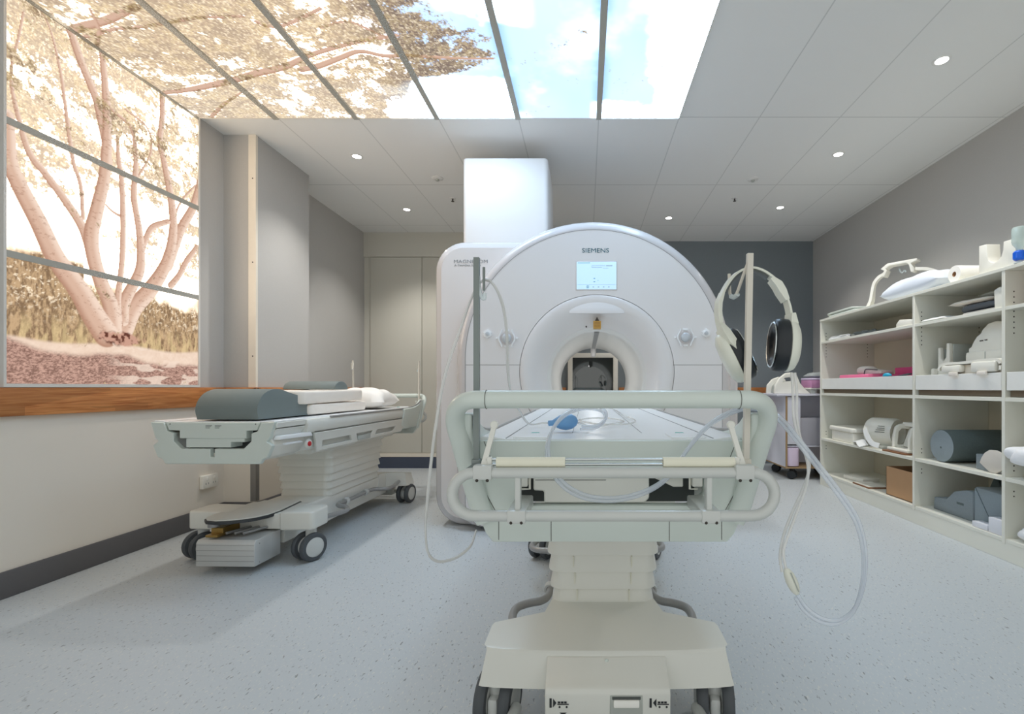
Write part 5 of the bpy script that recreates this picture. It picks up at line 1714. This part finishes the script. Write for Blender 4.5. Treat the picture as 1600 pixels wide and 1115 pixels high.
MB('coil_grey').box(0.0, 0.16, -0.06, -0.035, 0.0, 0.315, 0.004).box(0.0, 0.16, 0.035, 0.056, 0.0, 0.285, 0.004).build('side_wall', ub)
MB('coil_white').box(-0.06, 0.0, 0.062, 0.095, 0.0, 0.14, 0.01).build('foot', ub)
hc = thing('head_coil', 'big rounded white head coil in the tray of the middle bay', 'coil', (2.80, 3.16, ZTR))
prof_h = [(0.19, 0.16), (0.19, 0.27), (0.17, 0.275), (0.15, 0.31), (0.12, 0.345), (0.09, 0.36), (0.075, 0.385), (0.03, 0.42), (-0.03, 0.43), (-0.10, 0.42), (-0.13, 0.39), (-0.14, 0.25), (-0.14, 0.16)]
MB('coil_white').prism(prof_h, 'x', -0.13, 0.13, 0.022, 3).build('upper_shell', hc)
MB('coil_white').prism([(0.20, 0.215), (0.195, 0.24), (-0.15, 0.24), (-0.15, 0.165), (0.20, 0.165)], 'x', -0.142, 0.135, 0.008, 2).build('waist_band', hc)
MB('coil_white').prism([(0.15, 0.0), (0.16, 0.16), (-0.14, 0.16), (-0.14, 0.0)], 'x', -0.12, 0.12, 0.012, 2).build('lower_shell', hc)
MB('screw').box(-0.1325, -0.129, 0.03, 0.05, 0.31, 0.316).box(-0.1325, -0.129, 0.062, 0.09, 0.308, 0.314).build('catch', hc)
b = MB('coil_grey')
b.box(-0.1435, -0.1415, 0.03, 0.036, 0.17, 0.235).build('seam', hc)
fc = thing('flat_coil', 'flat white coil with drooping ends lying over the edge of the middle tray', 'coil', (2.60, 3.20, ZTR + 0.105))
b = MB('coil_white').bar(catmull([(0.0, 0.27, 0.012), (0.0, 0.26, 0.04), (0, 0.2, 0.058), (0, 0.05, 0.058), (0, -0.18, 0.068), (0, -0.24, 0.05), (0, -0.245, 0.0)], 4), 0.10, 0.018, up=(0, 0.2, 1))
b.build('sheet', fc, ang=60)
MB('coil_white').box(-0.062, -0.02, 0.06, 0.23, -0.005, 0.045, 0.012).build('end_cover', fc)
MB('coil_white').box(-0.062, -0.02, -0.22, -0.03, -0.01, 0.058, 0.012).build('end_cover', fc)
for yy in (0.10, -0.14):
    MB('pad_white').box(-0.078, -0.062, yy - 0.03, yy + 0.04, -0.03, -0.004, 0.004).build('tab', fc)
MB('trim_cream').box(-0.02, 0.045, -0.22, 0.2, -0.103, 0.045, 0.004).build('core', fc)
# third row of the middle bay
b = MB('foam_dark').lathe([(0.0, 0.25), (0.112, 0.25), (0.117, 0.245), (0.117, -0.246), (0.114, -0.25)], (0, 0, 0.117), 'x', 44, False, False)
rp_ = thing('foam_roll', 'big dark grey foam roll on the lower shelf of the middle bay', 'foam roll', (2.845, 3.50, ZL))
b.build('roll', rp_)
b = MB('foam_slate').lathe([(0.0, -0.2515), (0.112, -0.2505), (0.114, -0.25)], (0, 0, 0.117), 'x', 44, False, False)
b.use('foam_dark').ellip((-0.2515, 0.005, 0.105), (0.002, 0.008, 0.008), 10, 8)
b.build('end_face', rp_)['label'] = 'paler round end face'
b = MB('foam_grey').box(-0.05, 0.05, -0.07, 0.07, 0, 0.10, 0.004)
put('foam_cube', 'small grey foam cube in front of the big foam roll', 'foam cube', b, (2.66, 3.14, ZL))
fd = [(0.0, 0.0), (0.12, 0.09)] + [(0.12 - 0.0 + 0.0 + 0.16 * (math.cos(R(a)) - math.cos(R(150))) - 0.0, 0.09 + 0.13 * (math.sin(R(a)) - math.sin(R(150)))) for a in range(135, 20, -12)]
b = MB('disc_pale').prism([(0.075, 0.05), (0.06, 0.085), (0.035, 0.12), (-0.0, 0.142), (-0.05, 0.145), (-0.10, 0.13), (-0.13, 0.10), (-0.13, 0.05), (-0.05, 0.0), (0.0, 0.002)], 'x', -0.008, 0.008, 0.003, 2)
put('disc_pad', 'pale round disc leaning beside the small grey foam cube', 'disc', b, (2.592, 3.075, ZL))
b = MB('box_pale').box(-0.03, 0.05, -0.04, 0.05, 0, 0.085, 0.003)
put('small_box', 'small white box next to the pale disc', 'box', b, (2.64, 2.985, ZL))
b = MB('cloth_white').ellip((0, 0, 0.06), (0.12, 0.16, 0.056), 36, 22, 0.7, 0.11, 12, zmin=0.001)
put('folded_towel', 'bunched white towel spilling over the lower shelf of the near bay', 'towel', b, (2.59, 2.715, ZL + 0.082), ang=70)
b = MB('cloth_white').ellip((0, 0, 0.03), (0.14, 0.22, 0.04), 30, 12, 0.75, 0.12, 17, zmin=0.0)
put('folded_towel', 'flat white towel under the bunched one on the near bay shelf', 'towel', b, (2.69, 2.62, ZL), ang=70)
# bottom row of the middle bay
b = MB('foam_grey').prism([(0.20, 0.0), (0.19, 0.09), (0.07, 0.10), (0.0, 0.17), (-0.10, 0.20), (-0.17, 0.20), (-0.17, 0.0)], 'x', -0.09, 0.09, 0.004, 1)
b.use('foam_dark').box(-0.092, -0.086, -0.09, -0.03, 0.09, 0.105, 0)
put('foam_wedge', 'grey stepped foam wedge on the bottom shelf of the middle bay', 'foam wedge', b, (2.72, 3.43, ZF), None, 'grey foam wedges')
b = MB('foam_slate').prism([(0.13, 0.0), (0.13, 0.235), (-0.02, 0.0)], 'x', -0.09, 0.16, 0.004, 1)
put('foam_wedge', 'grey triangular foam wedge forming the lower half of the split foam cube', 'foam wedge', b, (2.73, 3.13, ZF), None, 'grey foam wedges')
b = MB('foam_slate').prism([(0.125, 0.24), (-0.10, 0.235), (-0.10, 0.005), (-0.022, 0.005)], 'x', -0.09, 0.16, 0.004, 1)
b.use('foam_dark').box(-0.092, 0.16, -0.105, -0.099, 0.01, 0.232)
put('foam_wedge', 'grey foam wedge forming the upper half of the split foam cube', 'foam wedge', b, (2.73, 3.128, ZF), None, 'grey foam wedges')
b = MB('foam_dark').prism([(0.12, 0.0), (0.0, 0.30), (-0.12, 0.0)], 'x', -0.08, 0.08, 0.004, 1)
put('foam_wedge', 'dark pointed foam wedge behind the other grey wedges', 'foam wedge', b, (2.985, 3.42, ZF), (0, 0, 0.2), 'grey foam wedges')
b = MB('box_pale').box(-0.035, 0.035, -0.06, 0.06, 0, 0.035, 0.003)
put('small_box', 'flat white box at the front of the middle bay bottom shelf', 'box', b, (2.59, 3.115, ZF), None, 'white boxes under the grey wedges')
b = MB('box_pale').box(-0.04, 0.03, -0.05, 0.05, 0, 0.095, 0.003)
put('small_box', 'taller white box beside the divider on the middle bay bottom shelf', 'box', b, (2.595, 2.995, ZF), None, 'white boxes under the grey wedges')
# -- near bay
b = MB('cloth_pink').ellip((0, 0, 0.02), (0.14, 0.3, 0.035), 26, 12, 0.75, 0.2, 21, zmin=0.0)
put('folded_cloth', 'pale pink cloth on the top inside shelf of the near bay', 'cloth', b, (2.72, 2.56, ZSL), ang=70)
b = MB('cloth_white').ellip((0, 0, 0.05), (0.11, 0.16, 0.05), 32, 20, 0.72, 0.1, 23, zmin=0.0)
put('folded_towel', 'rolled cream towel on the bottom shelf of the near bay', 'towel', b, (2.66, 2.72, ZF), ang=70)
b = MB('foam_dark').box(-0.1, 0.1, -0.16, 0.12, 0, 0.24, 0.01)
put('foam_cube', 'dark grey foam block in the tray of the near bay', 'foam block', b, (2.87, 2.52, ZTR), ang=50)

# ------------------------------------------------------------------ white cart in the far right corner
CTX, CTY = 2.28, 5.47
ct = thing('utility_cart', 'white utility cart on black castors in the corner beyond the shelving', 'cart', (CTX, CTY, 0))
b = MB('cart_white').box(0, 0.018, 0, 0.62, 0.14, 0.95, 0.002).box(0.74, 0.758, 0, 0.62, 0.14, 0.95, 0.002).box(0.018, 0.74, 0.6, 0.618, 0.14, 0.95)
b.use('cart_edge').box(-0.002, 0.020, -0.003, 0.001, 0.14, 0.95).box(-0.002, 0.76, -0.004, 0.62, 0.125, 0.142, 0.002)
b.build('carcass', ct)
MB('cart_white').box(-0.11, 0.80, -0.03, 0.66, 0.952, 0.978, 0.006).build('worktop', ct)
MB('cart_white').box(0.02, 0.74, 0.3, 0.32, 0.15, 0.94).build('inner_back', ct)
MB('cart_white').box(0.02, 0.74, 0.02, 0.58, 0.37, 0.385, 0.002).build('shelf', ct)
MB('cart_inside').box(0.17, 0.74, 0.03, 0.29, 0.386, 0.70, 0.01).build('storage_bin', ct)
b = MB('cart_lilac').prism(rrect(0.02, 0.17, 0.004, 0.25, 0.05, 5), 'z', 0.15, 0.36, 0.006, 2)
b.build('lower_bin', ct)
MB('cart_white').box(0.022, 0.17, 0.002, 0.02, 0.40, 0.94, 0.003).build('front_panel', ct)
for (x, y) in ((0.10, 0.06), (0.10, 0.52), (0.62, 0.06), (0.62, 0.52)):
    c = MB('tyre_black').box(-0.012, 0.012, -0.025, 0.03, 0.05, 0.128, 0.005).build('castor', ct, loc=(x, y, 0), rot=(0, 0, 0.9))
    for k in (-1, 1):
        MB('tyre_black').lathe([(0.02, k * 0.03 - 0.013), (0.046, k * 0.03 - 0.012), (0.05, k * 0.03 - 0.005), (0.05, k * 0.03 + 0.005), (0.046, k * 0.03 + 0.012), (0.02, k * 0.03 + 0.013)], (0, 0, 0.05), 'x', 28).build('wheel', c)
zc = 0.979
tc_ = thing('torso_coil', 'white rounded coil shell with an arched opening on the utility cart', 'coil', (2.33, 5.62, zc))
b = MB('coil_white').prism([(-0.16, 0.0), (-0.15, 0.10), (-0.10, 0.18), (-0.03, 0.235), (0.05, 0.245), (0.10, 0.215), (0.14, 0.12), (0.20, 0.05), (0.26, 0.0)], 'y', -0.10, -0.06, 0.01, 3, holes=[[(-0.06, 0.13), (-0.04, 0.18), (0.03, 0.19), (0.06, 0.15)]])
b.build('front_hoop', tc_)
MB('coil_grey').prism([(-0.10, 0.0), (-0.09, 0.09), (-0.04, 0.14), (0.04, 0.145), (0.08, 0.09), (0.10, 0.0)], 'y', -0.05, 0.16, 0.012, 3).build('inner_shell', tc_)
MB('coil_white').prism([(-0.15, 0.0), (-0.14, 0.10), (-0.08, 0.17), (0.0, 0.20), (0.08, 0.17), (0.12, 0.0)], 'y', 0.165, 0.2, 0.01, 3).build('rear_hoop', tc_)
ty = thing('equipment_tray', 'shallow white tray under the purple pad on the utility cart', 'tray', (2.74, 5.62, zc))
MB('coil_white').box(-0.17, 0.30, -0.12, 0.16, 0.05, 0.066, 0.005).build('plate', ty)
for x in (-0.12, 0.05, 0.22):
    MB('coil_grey').box(x - 0.03, x + 0.03, -0.1, 0.12, 0.0, 0.05, 0.006).build('foot', ty)
b = MB('purple_pad').box(-0.155, 0.28, -0.13, 0.14, 0.0, 0.09, 0.006)
b.use('purple_top').box(-0.157, 0.28, -0.132, 0.142, 0.0905, 0.112, 0.005)
put('pad', 'purple foam pad with a lilac top on the utility cart', 'pad', b, (2.74, 5.62, zc + 0.067))
b = MB('cloth_grey').pillow((0, 0, 0), 0.16, 0.11, 0.06, 14, 0.35, 0.3, 3)
put('folded_cloth', 'folded blue grey cloth on the purple pad', 'cloth', b, (2.75, 5.62, zc + 0.182), ang=60)
b = MB('purple_pad').pillow((0, 0, 0), 0.09, 0.09, 0.05, 12, 0.35, 0.3, 5)
put('folded_cloth', 'folded mauve cloth beside the blue grey one', 'cloth', b, (3.02, 5.66, zc + 0.182), None, ang=60)
